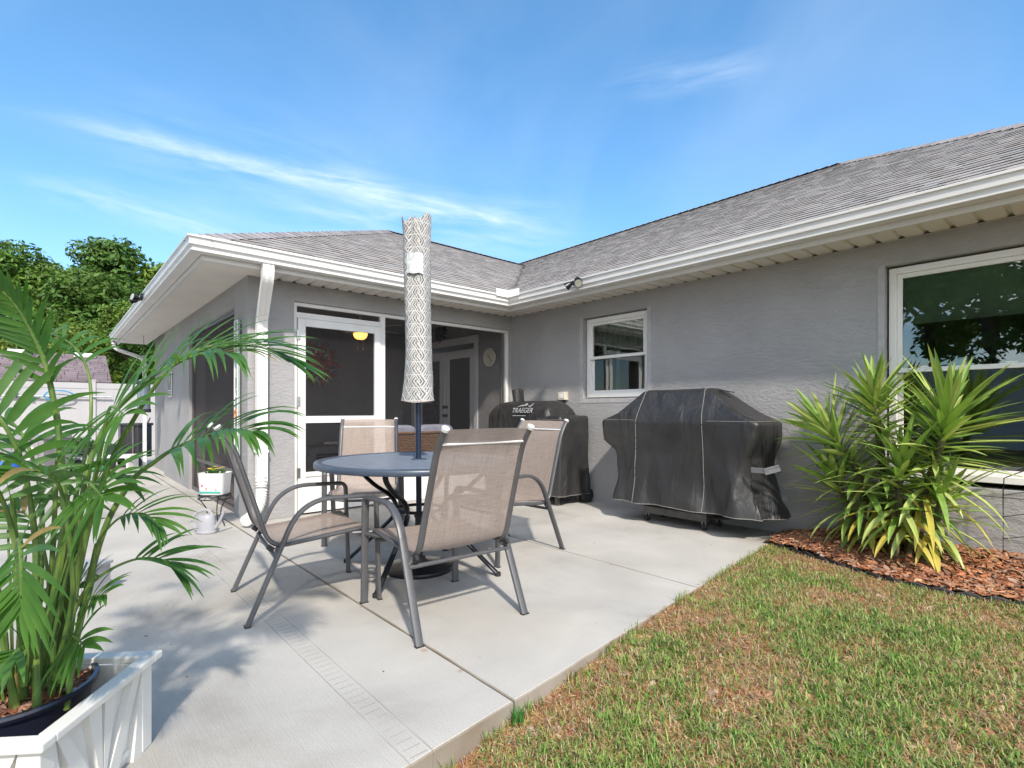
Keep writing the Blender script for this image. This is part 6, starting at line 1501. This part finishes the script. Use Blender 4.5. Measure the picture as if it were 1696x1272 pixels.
for k, (dx, w_, h_, m, lab) in enumerate(((-.28, .17, .24, 'midgrey', 'grey square tub with a moulded band, left one on the low white bench'), (-.02, .11, .13, 'white', 'white box on the low white bench'), (.22, .12, .20, 'dkgrey', 'dark bucket at the right on the low white bench'))):
    p = bb+RT*dx+FW*.02; mb = MB(); mb.box((-w_, -.11, .261), (w_, .11, .261+h_)); r_ = MB(); r_.box((-w_-.012, -.122, .261+h_*.82), (w_+.012, -.111, .261+h_*.95)); r_.box((-w_+.03, -.118, .28), (w_-.03, -.1105, .261+h_*.5))
    itm(('tub', 'box', 'bucket')[k], lab, ('tub', 'box', 'bucket')[k], p, (('body', mb, M_[m]), ('rim', r_, M_[m])), rz0)
for k, (dx, m, lab) in enumerate(((-.30, 'midgrey', 'small grey plastic pot on the ground under the left of the white bench'), (.0, 'dkgrey', 'small black plastic pot on the ground under the middle of the white bench'), (.30, 'dkgrey', 'black plastic pot on the ground under the right of the white bench'))):
    p = bb+RT*dx-FW*.25; mb = MB(); mb.lathe([(0, 0), (.085, 0), (.105, .14), (.115, .145), (.115, .165), (.10, .165), (.095, .13), (0, .12)], 20); s_ = single('nursery_pot', mb, M_[m], lab, 'pot'); s_.location = (p.x, p.y, 0)
b = onG(212, 772); cart = thing('utility_cart', 'black wheeled cart beside the far end of the house wall', 'cart', (b.x, b.y, 0), rz0); mb = MB(); mb.box((-.20, 0, .16), (.20, .4, .80)); mb.box((-.22, -.02, .80), (.22, .42, .85)); obj('body', mb, M_['dkgrey'], cart, bevel=.01)
for sx_ in (-.17, .17): mb = MB(); mb.tube([(sx_-.02, .05, .08), (sx_+.02, .05, .08)], .08, 16, up=(0, 0, 1)); obj('wheel', mb, M_['rubber'], cart)
mb = MB(); mb.tube([(-.17, 0, .16), (-.17, 0, .02)], .015, 6); mb.tube([(.2, .2, .75), (.30, .2, .95), (.30, .2, .96)], .012, 6); mb.tube([(-.14, -.03, .16), (-.14, -.03, .8)], .02, 8); mb.tube([(.12, -.03, .16), (.12, -.03, .8)], .015, 8); obj('frame', mb, M_['midgrey'], cart)
b = onG(125, 782); mb = MB(); mb.tube(smooth_path([(-.3, 0, .05), (.0, -.05, .07), (.35, 0, .06), (.40, .1, .06), (0, .14, .06), (-.3, .1, .05)], 6), .05, 8); s_ = single('garden_hose', mb, M_['green'], 'green coiled hose bag on the ground below the flower trough', 'hose'); s_.location = b; s_.rotation_euler.z = rz0
c = onY(238, 655, -3.7); o = thing('hanging_cylinder', 'grey cylinder of unclear purpose hanging at the far end of the house wall', 'cylinder', (c.x, c.y, c.z)); mb = MB(); mb.lathe([(0, -.28), (.10, -.28), (.10, .24), (.06, .28), (0, .30)], 20); obj('glass', mb, mat('smoky_grey', (.16, .2, .26), .15), o)  # unidentified grey cylinder; its glass body and bands are made up
mb = MB(); mb.lathe([(.105, -.30), (.11, -.29), (.11, -.24), (.105, -.24)], 20); mb.lathe([(.105, .20), (.112, .21), (.112, .25), (.105, .25)], 20); mb.tube([(0, 0, .3), (0, 0, 2.43-c.z)], .004, 5); obj('band', mb, M_['dkgrey'], o)
p = onG(193, 1000, .0); o = thing('grey_planter', 'grey slatted planter box half hidden behind the palm on the concrete', 'planter', (dl(3.08, -2.56).x, dl(3.08, -2.56).y, 0), rz0)
mb = MB(); mb.box((-.11, -.1, 0), (.10, .1, .17)); mb.box((-.12, -.11, .17), (.11, .11, .19)); obj('box', mb, M_['grey_pl'], o, bevel=.004); mb = MB()
for k in range(5): mb.box((-.105+.041*k, -.106, .02), (-.075+.041*k, -.1005, .16))
obj('slat', mb, M_['grey_pl'], o)
# ------------------------------------------------------------------ trees
def tree_proto(seed, hgt, spread, base_h, ncl, nleaf, leaf, tint, trunk_r=.22, label='', group=None, nlimb=9):
    rr = random.Random(seed); g = np.random.default_rng(seed)
    o = thing('broadleaf_tree', label, 'tree', (0, 0, 0), 0, group)
    mb = MB(); top = Vector((rr.uniform(-.6, .6), rr.uniform(-.6, .6), hgt*.72)); tp = smooth_path([(0, 0, -.1), (rr.uniform(-.2, .2), rr.uniform(-.2, .2), hgt*.28), top*.75, top], 5); n = len(tp)
    mb.tube(tp, [trunk_r*(1.25-1.05*i/(n-1)) for i in range(n)], 9); cl = []
    for k in range(nlimb):
        a = 2*math.pi*k/nlimb+rr.uniform(-.4, .4); u = rr.uniform(.35, .95); j = min(n-2, int(u*(n-1))); p = tp[j]; L_ = spread*rr.uniform(.55, 1.0)*(1.15-u*.5); e = p+Vector((math.cos(a)*L_, math.sin(a)*L_, rr.uniform(.15, .6)*L_+.4))
        mid = p.lerp(e, .5)+Vector((0, 0, .12*L_)); lp = smooth_path([p, mid, e], 4); mb.tube(lp, [trunk_r*.42*(1-.8*i/(len(lp)-1)) for i in range(len(lp))], 6)
        cl.append((e, 1)); cl.append((mid+Vector((rr.uniform(-.4, .4), rr.uniform(-.4, .4), .5)), .8))
        for q in range(2):
            s_ = lp[rr.randint(3, len(lp)-2)]; e2 = s_+Vector((rr.uniform(-1, 1), rr.uniform(-1, 1), rr.uniform(-.2, .9)))*L_*.45; mb.tube([s_, (s_+e2)/2+Vector((0, 0, .1)), e2], [trunk_r*.15, trunk_r*.1, trunk_r*.04], 5); cl.append((e2, .75))
    obj('trunk', mb, M_['treebark'], o)
    while len(cl) < ncl:
        a = rr.uniform(0, 6.28); v = rr.random(); z = base_h+(hgt-base_h)*v; w_ = spread*math.sin(math.pi*min(1, .18+.80*v))**.8*math.sqrt(rr.uniform(.15, 1)); cl.append((Vector((w_*math.cos(a), w_*math.sin(a), z)), rr.uniform(.55, 1.05)))
    V = []; CO = []
    for (c, s) in cl:
        m = int(nleaf*s*s); r_ = spread*.27*s; d = g.normal(size=(m, 3)); d /= np.linalg.norm(d, axis=1)[:, None]; rad = r_*g.uniform(.35, 1, (m, 1))**.5
        P = np.array(c)+d*rad*np.array([1.1, 1.1, .8]); ax = g.normal(size=(m, 3)); ax /= np.linalg.norm(ax, axis=1)[:, None]; nn_ = d*.7+np.array([0, 0, .7])+g.normal(size=(m, 3))*.55; bx = np.cross(nn_, ax); bx /= np.linalg.norm(bx, axis=1)[:, None]+1e-9; ax = np.cross(bx, nn_); ax /= np.linalg.norm(ax, axis=1)[:, None]+1e-9
        l = leaf*g.uniform(.7, 1.3, (m, 1)); V.append(np.stack([P-ax*l, P-bx*l*.45, P+ax*l, P+bx*l*.45], 1).reshape(-1, 3)); f = rr.uniform(.75, 1.3)*g.uniform(.75, 1.25, (m, 1)); CO.append(np.array(tint)*f*np.array([rr.uniform(.85, 1.2), 1, rr.uniform(.8, 1.1)]))
    V = np.concatenate(V); CO = np.concatenate(CO); m = len(CO); me = bpy.data.meshes.new('crown'); me.vertices.add(len(V)); me.vertices.foreach_set('co', V.ravel()); me.loops.add(m*4); me.loops.foreach_set('vertex_index', np.arange(m*4, dtype=np.int32)); me.polygons.add(m); me.polygons.foreach_set('loop_start', np.arange(m, dtype=np.int32)*4); me.update(calc_edges=True)
    at_c = me.color_attributes.new('tint', 'FLOAT_COLOR', 'CORNER'); q = np.repeat(CO, 4, axis=0); at_c.data.foreach_set('color', np.c_[q, np.ones(len(q))].astype(np.float32).ravel()); me.materials.append(M_['leaf']); c = link(bpy.data.objects.new('crown', me)); c.parent = o
    return o
GT = 'trees beyond the shed at the left'
tA = tree_proto(41, 10.2, 4.0, 1.5, 95, 330, .16, (.11, .20, .035), label='tall green tree with an uneven crown, leftmost behind the shed', group=GT)
tB = tree_proto(42, 9.6, 4.0, 1.0, 95, 330, .16, (.08, .165, .032), label='x', group=GT)
tC = tree_proto(43, 8.6, 3.7, .6, 85, 330, .16, (.14, .215, .036), label='x', group=GT)
def place(o, px, d, s, rz, lab): p = at(px, HY, d); o.location = (p.x, p.y, -.09); o.scale = (s, s, s); o.rotation_euler.z = rz; o['label'] = lab; return o
place(tA, 22, 29, .98, .3, 'tall green tree with a rounded ragged crown at the left edge, behind the shed')
place(tB, 186, 29, 1.05, 1.0, 'tallest dark green tree, rising right of the middle beyond the shed roof')
place(tC, 108, 31, 1.10, 2.1, 'yellow green tree filling the dip between the two tall crowns beyond the shed')
o = copy_tree(tC); place(o, 232, 30, 1.12, 4.0, 'green tree just left of the house eave, beyond the shed')
o = copy_tree(tB); place(o, -60, 31, 1.0, 3.0, 'green tree cut off by the left edge beyond the shed')
o = copy_tree(tC); place(o, 60, 25, .62, 5.0, 'lower bushy tree close behind the left of the shed roof')
o = copy_tree(tC); place(o, 150, 24, .60, .7, 'lower bushy tree close behind the right of the shed roof')
o = copy_tree(tA); place(o, 215, 22, .55, 2.7, 'small dark tree beside the right end of the shed')
o = copy_tree(tC); place(o, 262, 26, .78, 5.9, 'broad green tree partly hidden by the roof corner')
tD = tree_proto(44, 11.5, 3.6, 3.0, 44, 170, .17, (.10, .19, .035), trunk_r=.26, label='x', group=GT, nlimb=7)
GR2 = 'trees across the lawn mirrored in the windows'
labs = ['tree with a dark trunk mirrored at the left of the big window', 'tree mirrored in the middle of the big window', 'tree mirrored at the right of the big window', 'tree mirrored above the small window', 'leafy tree behind the mirrored fence', 'leafy tree at the far right of the mirrored yard', 'smaller tree in the mirrored yard', 'tree beyond the mirrored fence on the left']
for k, (x_, y_, s) in enumerate(((3.2, -17, 1.0), (5.4, -19, 1.1), (7.4, -16.5, 1.0), (-.6, -17.5, 1.05), (1.4, -20, 1.1), (9.8, -18, 1.1), (4.4, -15.6, .72), (-3.2, -19, 1.1))):
    o = tD if k == 0 else copy_tree(tD); o.location = (x_, y_, -.09); o.scale = (s, s, s); o.rotation_euler.z = k*1.3; o['label'] = labs[k]; o['group'] = GR2
